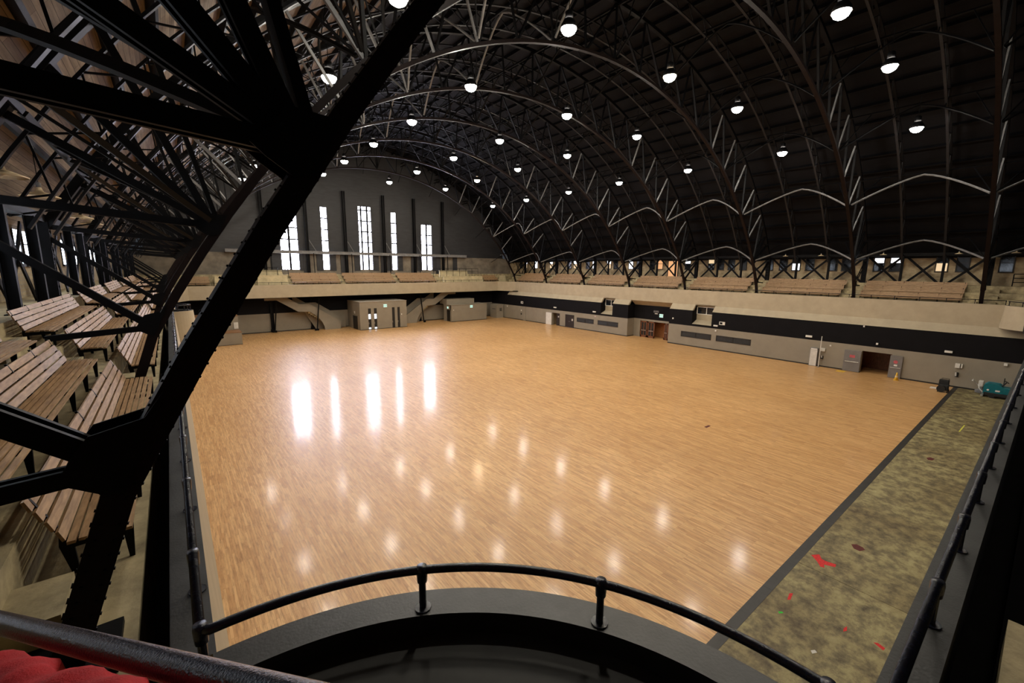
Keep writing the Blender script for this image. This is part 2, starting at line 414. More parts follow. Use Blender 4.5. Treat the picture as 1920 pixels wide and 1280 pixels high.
# ------------------------------------------------------------------ lower walls under the right gallery
REC=(32.5,39.3); NOT=[(26.6,29.2),(42.2,44.5)]; D1=(9.0,11.25); D2=(53.6,55.55)
def spans(y0,y1,holes):
    out=[]; a=y0
    for h0,h1 in sorted(holes):
        out.append((a,h0)); a=h1
    out.append((a,y1)); return out
mb=MB()
for a,b in spans(-1.5,74,[REC,D1,D2]): mb.box((53,a,0),(53.35,b,2.7))
for h in (D1,D2): mb.box((53,h[0],2.2),(53.35,h[1],2.7))
mb.box((54.6,REC[0],0),(54.9,REC[0]+.12,2.45)); mb.box((54.6,38.2,0),(54.9,REC[1],2.45)); mb.box((54.6,REC[0],2.42),(54.9,REC[1],2.7))
mb.box((53.35,REC[1],0),(55,REC[1]+.15,2.7)); mb.box((53.35,REC[0]-.15,0),(55,REC[0],2.7))
mb.box((52.93,62.85,0),(53.02,63.6,2.65))                                     # pilaster
struct('wall_right', mb, M['wallgrey'])
mb=MB()
for a,b in spans(-1.5,74,[REC]+NOT): mb.box((53,a,2.7),(53.35,b,4.72))
for a,b in NOT: mb.box((53,a,2.7),(53.35,b,2.98))
mb.box((54.6,REC[0],2.7),(54.9,REC[1],4.72)); mb.box((53.35,REC[1],2.7),(54.9,REC[1]+.15,4.72)); mb.box((53.35,REC[0]-.15,2.7),(54.9,REC[0],4.72))
for a,b in NOT: mb.box((53.35,b,2.9),(54.2,b+.1,4.72)); mb.box((53.35,a-.1,2.9),(54.2,a,4.72))
struct('wall_right.001', mb, M['wallblack'])
mb=MB()                                                                      # sloping beige shelf between band and parapet
for a,b in spans(1.0,68.6,[REC]+NOT): mb.prism([(53,4.72),(53.62,5.45),(53.86,5.45),(53.3,4.66)],'y',a,b)
mb.prism([(53.62,5.45),(54.75,4.66),(54.9,4.72),(53.86,5.5)],'y',REC[0],REC[1])
for a,b in NOT:
    mb.prism([(53.0,2.98),(54.1,3.45),(54.1,2.9),(53.0,2.9)],'y',a,b)        # sloping floor of the notch
    mb.box((54.1,a,3.4),(54.2,b,4.25)); mb.box((54.1,a,5.15),(54.2,b,5.45)); mb.box((53.6,a,5.40),(54.2,b,5.5))
struct('wall_right.002', mb, M['parapet'])
for i,(a,b) in enumerate(NOT):                                               # small window at the back of each notch
    w=bpy.data.objects.new('window_%d'%(40+i),None); C.objects.link(w); w['kind']='structure'; w.location=(54.1,(a+b)/2,4.7)
    h=(b-a)/2; mb=MB(); mb.box((-.06,-h,-.45),(0,-h+.1,.5)); mb.box((-.06,h-.1,-.45),(0,h,.5)); mb.box((-.06,-h,.42),(0,h,.5)); mb.box((-.06,-h,-.5),(0,h,-.42)); mb.box((-.05,-.04,-.45),(0,.04,.45))
    obj('frame',mb,M['white'],w); obj('pane',MB().box((.0,-h+.1,-.42),(.03,h-.1,.42)),M['glass'],w)
mb=MB()
for a,b in spans(-1.4,73.9,[(REC[0],REC[1]),D1,D2,(50.2,52.2)]): mb.box((52.975,a,0),(53,b,.12))
mb.box((53,REC[1]-.02,0),(54.6,REC[1],.12))
struct('baseboard_right', mb, M['base'])
struct('wall_right.005', MB().box((53,68.6,4.72),(53.35,74,5.6)), M['wallblack'])
mb=MB(); [mb.box((u0,v0,5.40),(u1,v1,5.5)) for u0,v0,u1,v1 in ((0,70.45,53.9,71.95),(0,71.95,9.2,74.1),(15.4,71.95,38.2,74.1),(44.4,71.95,53.9,74.1),(9.2,73.75,15.4,74.1),(38.2,73.75,44.4,74.1))]; mb.box((53.3,66,5.44),(54.2,74,5.54)); struct('ceiling_soffit', mb, M['wallblack'])
# passage rooms behind the two openings and the lobby
mb=MB()
mb.box((56.4,8.2,0),(56.5,12.2,2.7)); mb.box((53.35,12.0,0),(56.5,12.1,2.7)); mb.box((53.35,8.2,0),(56.5,8.3,2.7)); mb.box((53.35,8.2,2.6),(56.5,12.1,2.7))
struct('wall_passage', mb, M['doorwood'])
mb=MB(); mb.box((56.4,53,0),(56.5,56.2,2.7)); mb.box((53.35,56.0,0),(56.5,56.1,2.7)); mb.box((53.35,53.1,0),(56.5,53.2,2.7)); mb.box((53.35,53.1,2.6),(56.5,56.1,2.7))
struct('wall_passage.001', mb, M['parapet'])
mb=MB(); mb.box((56.4,REC[0],0),(56.5,REC[1],2.7)); mb.box((54.9,REC[1],0),(56.5,REC[1]+.1,2.7)); mb.box((54.9,REC[0]-.1,0),(56.5,REC[0],2.7)); mb.box((54.9,REC[0],2.62),(56.5,REC[1],2.75))
struct('wall_lobby', mb, M['orangewall'])
struct('floor_back', MB().box((56.5,-1.5,-.2),(58,74,0)), M['darkfloor'])
# ribbon windows
for i,(a,b) in enumerate([(21.7,25.85),(26.5,30.6),(41,45),(45.85,49.5)]):
    w=bpy.data.objects.new('window_%d'%(30+i),None); C.objects.link(w); w['kind']='structure'; w.location=(53,(a+b)/2,1.53)
    h=(b-a)/2; mb=MB()
    mb.box((-.04,-h,.26),(.01,h,.36)); mb.box((-.04,-h,-.36),(.01,h,-.26)); mb.box((-.04,-h,-.3),(.01,-h+.1,.3)); mb.box((-.04,h-.1,-.3),(.01,h,.3)); mb.box((-.04,-.07,-.3),(.01,.07,.3))
    obj('frame',mb,M['base'],w); obj('pane',MB().box((-.015,-h+.1,-.27),(.005,h-.1,.27)),M['bluegl'],w)

# doors
def knob_door(n, y0, y1, mat, label=None):
    d=bpy.data.objects.new('door_%d'%n,None); C.objects.link(d); d['kind']='structure'; d.location=(53,(y0+y1)/2,0)
    h=(y1-y0)/2
    obj('door_leaf',MB().box((-.04,-h+.08,.02),(.0,h-.08,2.13)),mat,d,bevel=.01)
    mb=MB(); mb.box((-.06,-h,0),(.0,-h+.08,2.2)); mb.box((-.06,h-.08,0),(.0,h,2.2)); mb.box((-.06,-h,2.13),(.0,h,2.2)); obj('door_frame',mb,M['base'],d)
    obj('door_handle',MB().tube([(-.09,-.08,1.05),(-.09,.1,1.05)],.02,8),M['metal'],d)
    obj('door_notice',MB().box((-.05,-h+.2,1.2),(-.041,-h+.5,1.55)),M['paper'],d)
knob_door(1,50.2,52.2,M['doordark'])
# white leaf standing open beside the far opening, and dark leaf inside it
t=thing('open_door','white door leaf folded back against the taupe wall beside a dark doorway','door',None,(52.95,56.35,0))
obj('leaf',MB().box((-.05,-.72,.02),(0,.72,2.16)),M['white'],t,bevel=.01); obj('handle',MB().tube([(-.1,-.6,1.0),(-.1,-.45,1.0)],.02,8),M['metal'],t)
t=thing('open_door','dark door leaf with a white notice standing in the narrow open doorway','door',None,(53.2,54.1,0))
obj('leaf',MB().box((-.04,-.48,.02),(.02,.48,2.16)),M['doordark'],t); obj('notice',MB().box((-.05,-.15,1.45),(-.041,.12,1.7)),M['paper'],t); obj('handle',MB().tube([(-.08,.3,1.0),(-.08,.42,1.0)],.02,8),M['metal'],t)
# grey double doors folded back flat against the wall
for yc,hw,lab,lh in ((11.95,.68,'grey door leaf with a red sign folded back left of the dark opening',1),(8.62,.45,'grey door leaf with a round red notice folded back right of the dark opening',-1)):
    t=thing('open_door',lab,'door','grey double door leaves',(52.9,yc,0))
    obj('leaf',MB().box((-.06,-hw,.02),(0,hw,2.14)),M['doorgrey'],t,bevel=.01)
    if lh>0: obj('sign',MB().box((-.075,-.22,1.42),(-.061,.22,1.68)),M['signred'],t)
    else:
        mb=MB(); mb.tube([(-.062,0.02,1.55),(-.075,.02,1.55)],.16,20); obj('sign',mb,M['signred'],t)
        obj('notice',MB().box((-.075,-.12,1.15),(-.061,.12,1.3)),M['white'],t)
    obj('push_bar',MB().tube([(-.11,-hw*.8,1.0),(-.11,hw*.8,1.0)],.025,8).box((-.11,-hw*.8,.98),(-.06,-hw*.8+.04,1.02)).box((-.11,hw*.8-.04,.98),(-.06,hw*.8,1.02)),M['metal'],t)
# lobby wooden doors with glazed panels
def glazed(y0,y1,lab):
    t=thing('lobby_door',lab,'door','wooden lobby doors',(54.7,(y0+y1)/2,0)); h=(y1-y0)/2
    mb=MB(); mb.box((-.05,-h,0),(.0,-h+.16,2.4)); mb.box((-.05,h-.16,0),(.0,h,2.4)); mb.box((-.05,-h,2.22),(0,h,2.4)); mb.box((-.05,-h,0),(0,h,.3)); mb.box((-.05,-h,.95),(0,h,1.08)); mb.box((-.045,-.05,.3),(0,.05,2.25)); obj('leaf',mb,M['doorwood'],t)
    obj('pane',MB().box((-.03,-h+.16,.3),(-.015,h-.16,2.22)),M['glass'],t); obj('push_bar',MB().tube([(-.1,-h*.7,1.02),(-.1,h*.7,1.02)],.022,8).box((-.1,-.02,1.0),(-.05,.02,1.04)),M['metal'],t)
glazed(37.0,38.15,'wooden lobby door with glazing at the far end of the entrance recess')
glazed(35.75,36.9,'second wooden lobby door of the entrance, left of the open gap')
glazed(33.55,34.2,'narrow wooden lobby door right of the open gap')
glazed(32.66,33.5,'wooden lobby door nearest the camera in the entrance recess')
# little fittings on the right wall
def fit(name,lab,cat,y,z,hy,hz,mat,dx=.08,group=None,x=53,extra=None):
    t=thing(name,lab,cat,group,(x-.006,y,z)); obj('housing',MB().box((-dx,-hy,-hz),(0,hy,hz)),mat,t,bevel=.01)
    if extra: extra(t)
    return t
def lens(t): obj('lens',MB().box((-.095,-.2,-.05),(-.081,.2,.05)),M['litwhite'],t)
LG='white fittings along the black band'
fit('wall_sign','white notice board high on the black band near the far corner','sign',64,3.42,.34,.22,M['paper'],.03,None,53,lambda t: obj('printing',MB().box((-.034,-.22,-.1),(-.0305,.05,.12)),M['wallblack'],t))
fit('emergency_light','white emergency light on the black band above the dark brown door','light',54.8,3.17,.32,.1,M['white'],.12,LG,53)
fit('emergency_light','white emergency light on the black band left of the first notch','light',45.75,3.17,.3,.1,M['white'],.12,LG)
fit('emergency_light','white emergency light under the notice right of the second notch','light',26.0,3.08,.26,.09,M['white'],.12,LG)
fit('emergency_light','white emergency light on the black band above the metal pole cabinet','light',15.9,3.05,.3,.1,M['white'],.12,LG)
fit('emergency_light','white oval emergency light on the black band right of the grey doors','light',5.3,3.05,.25,.09,M['white'],.12,LG)
fit('security_camera','small white dome camera on the black band above the grey doors','camera',10.2,3.05,.08,.09,M['white'],.12)
fit('security_camera','small white dome camera on the taupe wall nearest the camera','camera',1.9,2.52,.1,.1,M['white'],.14)
fit('wall_sensor','small white sensor on the taupe wall right of the metal cabinet','sensor',13.9,2.33,.07,.07,M['white'],.08)
fit('wall_sign','white notice board with print on the black band right of the second notch','sign',25.25,3.44,.36,.2,M['paper'],.03,None,53,lambda t: obj('printing',MB().box((-.034,-.05,-.12),(-.0305,.28,.12)),M['wallblack'],t))
fit('wall_sensor','small white sensor on the black face beside the lobby recess','sensor',31.9,3.45,.08,.1,M['white'],.08)
fit('electrical_box','pale electrical box on the taupe wall above the wall telephone','box',14.5,1.82,.2,.17,M['paper'],.14)
fit('wall_telephone','dark wall telephone with cord below the pale electrical box','telephone',14.5,1.0,.11,.16,M['rubber'],.12,None,53,lambda t: obj('handset',MB().tube([(-.15,.0,-.02),(-.16,.02,.2)],.045,8),M['white'],t))
fit('electrical_box','pair of pale electrical boxes on the taupe wall above the teal machine','box',4.6,1.94,.15,.2,M['paper'],.16,None,53,lambda t: obj('side_box',MB().box((-.1,-.3,-.18),(0,-.2,.18)),M['paper'],t))
fit('wall_telephone','pale and black wall telephone left of the teal floor machine','telephone',4.56,1.15,.1,.2,M['rubber'],.1,None,53,lambda t: obj('handset',MB().tube([(-.14,.03,-.12),(-.15,.05,.2)],.055,8),M['paper'],t))
fit('wall_sensor','small white sensor at the lip of the sloping shelf','sensor',11.4,4.62,.06,.08,M['white'],.06)
fit('fire_alarm','small white and red fire alarm above the ribbon window','alarm',45.5,2.42,.12,.09,M['white'],.08,None,53,lambda t: obj('lens',MB().box((-.1,-.1,-.06),(-.081,.0,.06)),M['signred'],t))
fit('fire_alarm','small white fire alarm above the second ribbon window from the camera','alarm',25.95,2.45,.09,.09,M['white'],.08)
fit('wall_sensor','small white sensor on the taupe wall near the far corner','sensor',68.6,2.4,.1,.12,M['white'],.08)
fit('pull_station','small dark and white pull station left of the beige pilaster','switch',64.15,1.9,.1,.14,M['white'],.08,None,53,lambda t: obj('box',MB().box((-.09,-.11,-.85),(0,.11,-.5)),M['rubber'],t))
def glyphs(mb, txt, x, y0, z0, h, dy):
    """block letters on a face looking towards -x; text runs towards -y"""
    F={'E':['111','100','110','100','111'],'X':['101','101','010','101','101'],'I':['111','010','010','010','111'],'T':['111','010','010','010','010']}
    p=h/5; y=y0
    for ch in txt:
        for r,row in enumerate(F[ch]):
            for c,b in enumerate(row):
                if b=='1': mb.box((x-.004,y-(c+1)*p*dy,z0+h-(r+1)*p),(x,y-c*p*dy,z0+h-r*p))
        y-=p*dy*4
    return mb
t=thing('exit_sign','lit pale green exit sign on the black wall over the lobby doors','sign','exit signs',(54.6,34.7,3.42))
obj('housing',MB().box((-.09,-.3,-.24),(0,.3,.24)),M['white'],t); obj('sign_face',MB().box((-.1,-.28,-.22),(-.09,.28,.22)),M['exit'],t); obj('lettering',glyphs(MB(),'EXIT',-.1,.25,-.1,.2,.85),M['wallgrey'],t)
t=thing('wall_sign','dim grey nameplate with raised letters above the lobby exit sign','sign',None,(54.6,35.6,3.95))
mb=MB()
for i in range(4): mb.box((-.03,-.42+i*.22,-.14),(0,-.26+i*.22,.14))
obj('lettering',mb,M['greysteel'],t); obj('plate',MB().box((-.02,-.25,-.36),(0,.2,-.24)),M['paper'],t)
# tall metal cabinet with a white pole
t=thing('metal_cabinet','tall pale metal cabinet standing against the taupe wall','cabinet',None,(52.82,15.2,0))
obj('body',MB().box((-.17,-.34,0),(.15,.34,1.92)),M['greysteel'],t,bevel=.01); obj('door',MB().box((-.185,-.31,.05),(-.17,.31,1.75)),M['paper'],t); obj('header',MB().box((-.19,-.28,1.77),(-.17,.28,1.88)),M['white'],t)
t=thing('volleyball_post','slim white post standing upright beside the metal cabinet','post',None,(52.55,14.62,0))
obj('shaft',MB().tube([(0,0,.03),(0,0,3.25)],.035,10),M['white'],t); obj('foot_plate',MB().lathe([(.14,0),(.14,.02),(.05,.05)],n=16),M['greysteel'],t)
# corner cupboard
t=thing('corner_cupboard','taupe corner cupboard with black louvre in the far right corner','cupboard',None,(51.85,70.6,0))
obj('body',MB().box((-.85,-1.0,0),(.85,1.2,2.65)),M['wallgrey'],t); 
mb=MB(); [mb.box((-.1+.0,-1.02,1.4+i*.16),(.45,-1.0,1.5+i*.16)) for i in range(4)]; obj('louvre',mb,M['base'],t); obj('slot',MB().box((-.87,-.6,1.75),(-.85,.5,1.85)),M['base'],t)

# ------------------------------------------------------------------ things on the floor
t=thing('traffic_cone','yellow traffic cone standing by the right grey door leaf','cone',None,(52.0,8.28,0))
obj('base',MB().box((-.19,-.19,0),(.19,.19,.04)),M['yellow'],t,bevel=.01); obj('body',MB().lathe([(.15,.04),(.10,.35),(.06,.62),(.045,.72)],n=20),M['yellow'],t,smooth=True); obj('collar',MB().lathe([(.118,.30),(.10,.42)],n=20,cap=False),M['cream'],t)
tag(obj('wet_floor_mat',MB().box((51.7,12.2,0),(52.5,12.9,.015)),M['yellow']),'flat yellow scrap on the wood floor by the left grey door leaf','mat')
t=thing('equipment_cart','small black equipment cart at the end of the dark floor strip','cart',None,(50.3,4.95,0))
obj('body',MB().box((-.45,-.3,.18),(.25,.3,.62)),M['rubber'],t,bevel=.03); obj('bin',MB().box((.1,-.25,.5),(.6,.35,.95)),M['rubber'],t,bevel=.03)
obj('drum',MB().tube([(-.6,.1,.32),(-.3,.1,.32)],.27,16),M['rubber'],t)
for sx in(-.4,.4):
    for sy in(-.28,.28): obj('wheel',MB().tube([(sx,sy-.03,.1),(sx,sy+.03,.1)],.1,14),M['rubber'],t)
obj('handle',MB().tube([(.5,-.2,.9),(.75,-.2,1.0),(.75,.25,1.0),(.5,.25,.9)],.02,8),M['steel'],t)
tag(obj('paper_box',MB().box((50.9,5.35,0),(51.35,5.85,.07)),M['white'],bevel=.01),'small white flat box on the wood floor beside the black cart','box')
# teal ride-on sweeper
t=thing('floor_scrubber','teal ride-on floor scrubber parked by the right wall on the concrete','machine',None,(51.3,1.5,0))
obj('hood',MB().prism([(-.35,.35),(-.35,.95),(-.2,1.08),(.4,1.1),(.55,.95),(.55,.35)],'x',-.45,.45),M['teal'],t,bevel=.06).location=(0,.65,0)
obj('tank',MB().box((-.45,-1.0,.4),(.45,.3,.95)),M['teal'],t,bevel=.06)
obj('chassis',MB().box((-.5,-1.15,.16),(.5,1.2,.42)),M['rubber'],t,bevel=.04)
obj('seat',MB().box((-.3,-.7,.95),(.3,-.2,1.06)).box((-.3,-.85,1.0),(.3,-.68,1.45)),M['rubber'],t,bevel=.04)
obj('steering_column',MB().tube([(0,.3,.95),(0,.1,1.35)],.04,8),M['rubber'],t)
obj('steering_wheel',MB().tube([(.19*math.cos(a*PI/10),.1+.06*math.sin(a*PI/10)*2,1.36+.08*math.sin(a*PI/10)) for a in range(20)],.018,6,closed=True),M['rubber'],t)
obj('engine',MB().box((-.35,-1.15,.9),(.35,-.75,1.15)),M['rubber'],t,bevel=.05)
obj('exhaust',MB().tube([(.3,.25,.9),(.3,.25,1.6)],.03,8),M['rubber'],t)
for sx in(-.42,.42):
    for sy in(-.7,.75): obj('wheel',MB().tube([(sx-.07,sy,.19),(sx+.07,sy,.19)],.19,16),M['rubber'],t)
obj('head_lamp',MB().tube([(-.47,1.0,.62),(-.44,1.0,.62)],.07,12),M['white'],t); obj('badge',MB().box((-.47,.35,.55),(-.44,.6,.68)),M['paper'],t)
obj('squeegee',MB().box((-.55,1.2,.05),(.55,1.35,.16)),M['metal'],t); obj('hose',MB().tube([(-.2,1.25,.3),(-.2,1.5,.6),(-.1,1.55,.9)],.035,8),M['white'],t)
t=thing('floor_buffer','grey push floor buffer with white handle behind the teal machine','machine',None,(52.3,2.95,0))
obj('drum',MB().lathe([(.34,.03),(.36,.22),(.2,.3)],n=20),M['greysteel'],t); obj('motor',MB().lathe([(.17,.28),(.17,.55),(.1,.6)],n=16),M['greysteel'],t); obj('shaft',MB().tube([(0,.1,.5),(0,.55,1.0)],.03,8),M['metal'],t); obj('handle',MB().tube([(-.28,.55,1.0),(.28,.55,1.0)],.05,8),M['white'],t); obj('tank',MB().box((-.2,-.1,.55),(.2,.2,1.05)),M['paper'],t,bevel=.05)
# paint marks on the concrete strip
def mark(lab, mat, polys, cat='paint mark'):
    mb=MB()
    for poly in polys: mb.prism(poly,'z',.0,.003)
    return tag(obj('paint_mark',mb,mat),lab,cat,'marks on the concrete strip')
def blob(cx,cy,rx,ry,rot=0,n=14):
    out=[]
    for i in range(n):
        a=2*PI*i/n; r=1+random.uniform(-.25,.25); x,y=rx*r*math.cos(a),ry*r*math.sin(a)
        out.append((cx+x*math.cos(rot)-y*math.sin(rot), cy+x*math.sin(rot)+y*math.cos(rot)))
    return out
MARKS=[]  # filled after the camera maths below

# ------------------------------------------------------------------ camera maths (photograph pixels on the floor)
FPX=805.596
RW=Matrix(((0.78528389,0.09863469,-0.6112286),(-0.61908888,0.13725536,-0.77323342),(0.00762676,0.98561258,0.16884807)))
CAM=Vector((0,0,10))
def onz(px,py,z=0):
    d=RW@Vector((px-960,-(py-640),-FPX)); t=(z-10)/d.z; q=CAM+d*t; return (q.x,q.y)
def pp(*pts): return [onz(*p) for p in pts]
mark('red spray-painted arrow pointing to the dark floor strip',M['pred'],[pp((1521,1040),(1536,1039),(1541,1048),(1549,1052),(1568,1058),(1566,1063),(1545,1058),(1546,1064),(1538,1062),(1532,1052))])
mark('round maroon stain on the joint above the red arrow',M['pmaroon'],[pp((1596,1020),(1606,1020),(1618,1026),(1622,1031),(1612,1033),(1601,1028))])
mark('maroon stain on the concrete halfway along the strip',M['pmaroon'],[pp((1737,858),(1744,857),(1753,860),(1748,863),(1740,862))])
mark('short red dash below the arrow beside the dark strip',M['pred'],[pp((1480,1112),(1487,1112),(1482,1124),(1476,1124))])
mark('green paint dab on the concrete near the dark strip',M['pgreen'],[pp((1459,1146),(1466,1146),(1469,1149),(1461,1150))])
mark('small red dab in the middle of the concrete strip',M['pred'],[pp((1582,1177),(1588,1174),(1588,1182),(1581,1184))])
mark('red stroke on the concrete close to the near parapet',M['pred'],[pp((1638,1204),(1646,1205),(1660,1215),(1656,1219),(1646,1211))])
mark('thin yellow chalk stroke on the far part of the concrete',M['pyellow'],[pp((1797,809),(1800,809),(1810,797),(1807,797))])
mark('white paper scrap lying near the curved balcony on the concrete',M['paper'],[pp((1520,1219),(1528,1218),(1532,1223),(1523,1225))])
mark('dark knot mark on the wood floor right of centre',M['pmaroon'],[pp((1320,800),(1328,797),(1333,798),(1325,802))])

# ------------------------------------------------------------------ left lower wall (mostly hidden) and near lower wall
struct('wall_left', MB().box((-.3,-1.5,0),(0,74,5.45)), M['wallgrey'])
struct('wall_near', MB().box((-4.4,-5.4,0),(58.4,-5.0,30)), M['farblack'])
mb=MB(); mb.box((.3,-1.6,0),(53.4,-1.5,5.45)); struct('wall_near.001', mb, M['wallgrey'])
# ------------------------------------------------------------------ far lower wall
mb=MB(); mb.box((.3,74,0),(53.4,74.3,2.85)); struct('wall_far', mb, M['wallgrey'])
mb=MB(); mb.box((.3,74,2.85),(53.4,74.3,5.6)); struct('wall_far.001', mb, M['wallblack'])
struct('baseboard_far', MB().box((.6,73.97,0),(53,74,.12)), M['base'])
# gable wall with window openings
WIN=[(13.7,16.2,17.7,2),(19.72,20.72,19.3,1),(25.7,27.9,19.95,3),(31.4,32.35,19.4,1),(37.15,39.3,17.7,2)]
WZ0=9.47
def gable(name, z0, z1, mat, y0=74.2, y1=74.6):
    mb=MB(); xb=sorted(set([-4.4,58.0]+[w[0] for w in WIN]+[w[1] for w in WIN]+[-4.4+i*2.08 for i in range(31)]))
    for a,b in zip(xb,xb[1:]):
        za=ZC+math.sqrt(max(35.9**2-(a-MID)**2,0)); zbb=ZC+math.sqrt(max(35.9**2-(b-MID)**2,0))
        w=[w for w in WIN if w[0]-1e-6<=a and b<=w[1]+1e-6]
        segs=[(z0,z1)] if not w else [(z0,min(z1,WZ0)),(max(z0,w[0][2]),z1)]
        for s0,s1 in segs:
            if s1-s0<.01: continue
            ta=min(s1,za); tb=min(s1,zbb)
            if ta<=s0+.01 or tb<=s0+.01: continue
            mb.prism([(a,s0),(b,s0),(b,tb),(a,ta)],'y',y0,y1)
    return struct(name,mb,mat)
gable('wall_far.002',5.5,11.9,M['plaster'])
gable('wall_far.003',11.9,40,M['farblack'])
for i,(a,b,zt,nc) in enumerate(WIN):
    w=bpy.data.objects.new('window_%d'%(i+1),None); C.objects.link(w); w['kind']='structure'; w.location=((a+b)/2,74.35,WZ0)
    h=(b-a)/2; H=zt-WZ0; mb=MB(); cols=[(-h,h)]
    if nc==2: cols=[(-h,-.15),(.15,h)]
    if nc==3: cols=[(-h,-h+.36),(-h+.62,h-.82),(h-.54,h)]
    for (p,q),(r,s) in zip(cols,cols[1:]): mb.box((q,-.14,0),(r,.05,H))
    mb.box((-h,-.16,0),(-h+.04,.05,H)); mb.box((h-.04,-.16,0),(h,.05,H)); mb.box((-h,-.16,0),(h,.05,.05)); mb.box((-h,-.16,H-.05),(h,.05,H))
    mb.box((-h,-.16,2.45),(h,.05,2.85))
    z=2.85+1.75
    while z<H-.6: mb.box((-h,-.08,z-.10),(h,.05,z+.10)); z+=1.75
    obj('window_frame',mb,M['steel'],w)
    for (p,q) in cols: obj('pane',MB().box((p,.05,.02),(q,.08,H-.02)),M['day'],w)
# dark cladding piers, horizontal beam and columns in front of the gable
mb=MB()
for x in (9.5,12.6,17.2,22.9,29.7,35.4,40.5,44.2): mb.box((x-.45,74.02,8.7),(x+.45,74.22,11.95))
for a,b,zt,nc in WIN: mb.box((a-1.0,74.1,9.3),(a-.02,74.22,11.95)); mb.box((b+.02,74.1,9.3),(b+1.0,74.22,11.95))
struct('wall_far.004',mb,M['farblack'])
t=thing('gallery_beam','long grey steel beam crossing the gable windows above the far benches','beam',None,(0,73.55,12.15))
obj('web',MB().box((6.5,-.06,-.2),(46.5,.06,.2)),M['greysteel'],t); obj('flange',MB().box((6.5,-.14,.2),(46.5,.14,.24)),M['greysteel'],t); obj('flange',MB().box((6.5,-.14,-.24),(46.5,.14,-.2)),M['greysteel'],t)
FC=[11.4,17.4,23.3,29.9,35.6,41.4]
def far_col(x,lab):
    ztop=min(22,ZC+math.sqrt(34.4**2-(x-MID)**2))
    t=thing('gable_column',lab,'column','columns before the gable wall',(x,73.75,8.75))
    mb=MB(); mb.box((-.18,-.03,0),(.18,.03,ztop-8.75)); mb.box((-.2,-.17,0),(-.16,.17,ztop-8.75)); mb.box((.16,-.17,0),(.2,.17,ztop-8.75)); obj('shaft',mb,M['steel'],t)
    obj('base_plate',MB().box((-.3,-.26,0),(.3,.26,.04)),M['steel'],t); obj('raker',MB().beam((.25,-.2,5.3),(1.25,-.3,3.5),.07,.07),M['greysteel'],t); obj('post',MB().beam((.75,-.45,-.6),(.75,-.35,3.3),.1,.1),M['steel'],t)
FCN=['left of the whole row of gable windows','between the first and second gable windows','between the second and third gable windows','between the third and fourth gable windows','between the fourth and fifth gable windows','right of the whole row of gable windows']
for x,n in zip(FC,FCN): far_col(x,'dark steel column '+n)
# ------------------------------------------------------------------ ground floor in front of the far wall
t=thing('entrance_vestibule','large taupe vestibule box with four dark door slots at the far wall','vestibule',None,(27.0,68.0,0))
mb=MB(); slots=[(-2.62,-2.15),(-1.66,-1.18),(1.38,1.85),(2.32,2.75)]
xs=[-3.95]
for a,b in slots: xs+=[a,b]
xs.append(3.95)
for a,b in zip(xs[0::2],xs[1::2]): mb.box((a,0,.08),(b,.12,3.42))
mb.box((-3.95,0,3.42),(3.95,.12,4.42)); mb.box((-3.95,.12,.0),(-3.83,5.8,4.42)); mb.box((3.83,.12,0),(3.95,5.8,4.42)); mb.box((-3.95,5.8,0),(3.95,5.9,4.42)); mb.box((-4.0,-.05,4.42),(4.0,5.95,4.5))
obj('wall_panel',mb,M['wallgrey'],t)
for i,(a,b) in enumerate(slots):
    d=obj('door',MB().box((a,.08,0),(b,.1,3.42)),M['base'],t)
    if i<2:
        obj('glass_pane',MB().box((a+.06,.06,1.72),(b-.06,.08,2.5)),M['litwhite'],d); obj('glass_pane',MB().box((a+.06,.06,.1),(b-.06,.08,.34)),M['litwhite'],d)
    obj('handle',MB().tube([(a+.08,.05,.9),(a+.08,.05,1.2)],.018,6),M['metal'],d)
mb=MB(); mb.box((-3.97,-.02,0),(3.97,.0,.08)); obj('plinth',mb,M['base'],t)
obj('side_door',MB().box((-3.98,1.2,0),(-3.95,3.3,2.15)),M['base'],t); obj('side_notice',MB().box((-3.98,2.2,2.5),(-3.95,2.7,2.9)),M['paper'],t); obj('alarm',MB().box((2.95,-.06,2.1),(3.1,0,2.3)),M['white'],t)
def yglyphs(mb,txt,x0,y,z0,h):
    F={'E':['111','100','110','100','111'],'X':['101','101','010','101','101'],'I':['111','010','010','010','111'],'T':['111','010','010','010','010']}
    p=h/5; x=x0
    for ch in txt:
        for r,row in enumerate(F[ch]):
            for c,b in enumerate(row):
                if b=='1': mb.box((x+c*p*.85,y-.004,z0+h-(r+1)*p),(x+(c+1)*p*.85,y,z0+h-r*p))
        x+=p*.85*4
    return mb
def exit_y(x,y,z,lab,s=1.0):
    t=thing('exit_sign',lab,'sign','exit signs',(x,y,z)); t.scale=(s,s,s)
    obj('housing',MB().box((-.3,-.08,-.24),(.3,0,.24)),M['white'],t); obj('sign_face',MB().box((-.28,-.09,-.22),(.28,-.08,.22)),M['exit'],t); obj('lettering',yglyphs(MB(),'EXIT',-.25,-.09,-.1,.2),M['wallgrey'],t)
exit_y(27.2,67.95,3.75,'lit pale green exit sign on the front of the large vestibule')
t=thing('ticket_booth','low taupe booth with plain front to the right of the vestibule','booth',None,(44.25,69.1,0))
obj('wall_panel',MB().box((-3.95,0,.1),(3.95,.12,3.05)).box((3.83,.12,0),(3.95,2.9,3.05)).box((-3.95,1.9,0),(-3.83,2.9,3.05)).box((-3.95,.12,2.2),(-3.83,1.9,3.05)).box((-3.95,.12,0),(-3.83,.45,3.05)),M['wallgrey'],t)
obj('roof',MB().box((-4.0,-.05,3.05),(4.0,2.95,3.15)),M['wallgrey'],t); obj('doorway',MB().box((-3.8,.3,0),(-3.75,2.0,2.2)),M['base'],t); obj('plinth',MB().box((-3.97,-.02,0),(3.97,0,.1)),M['base'],t)
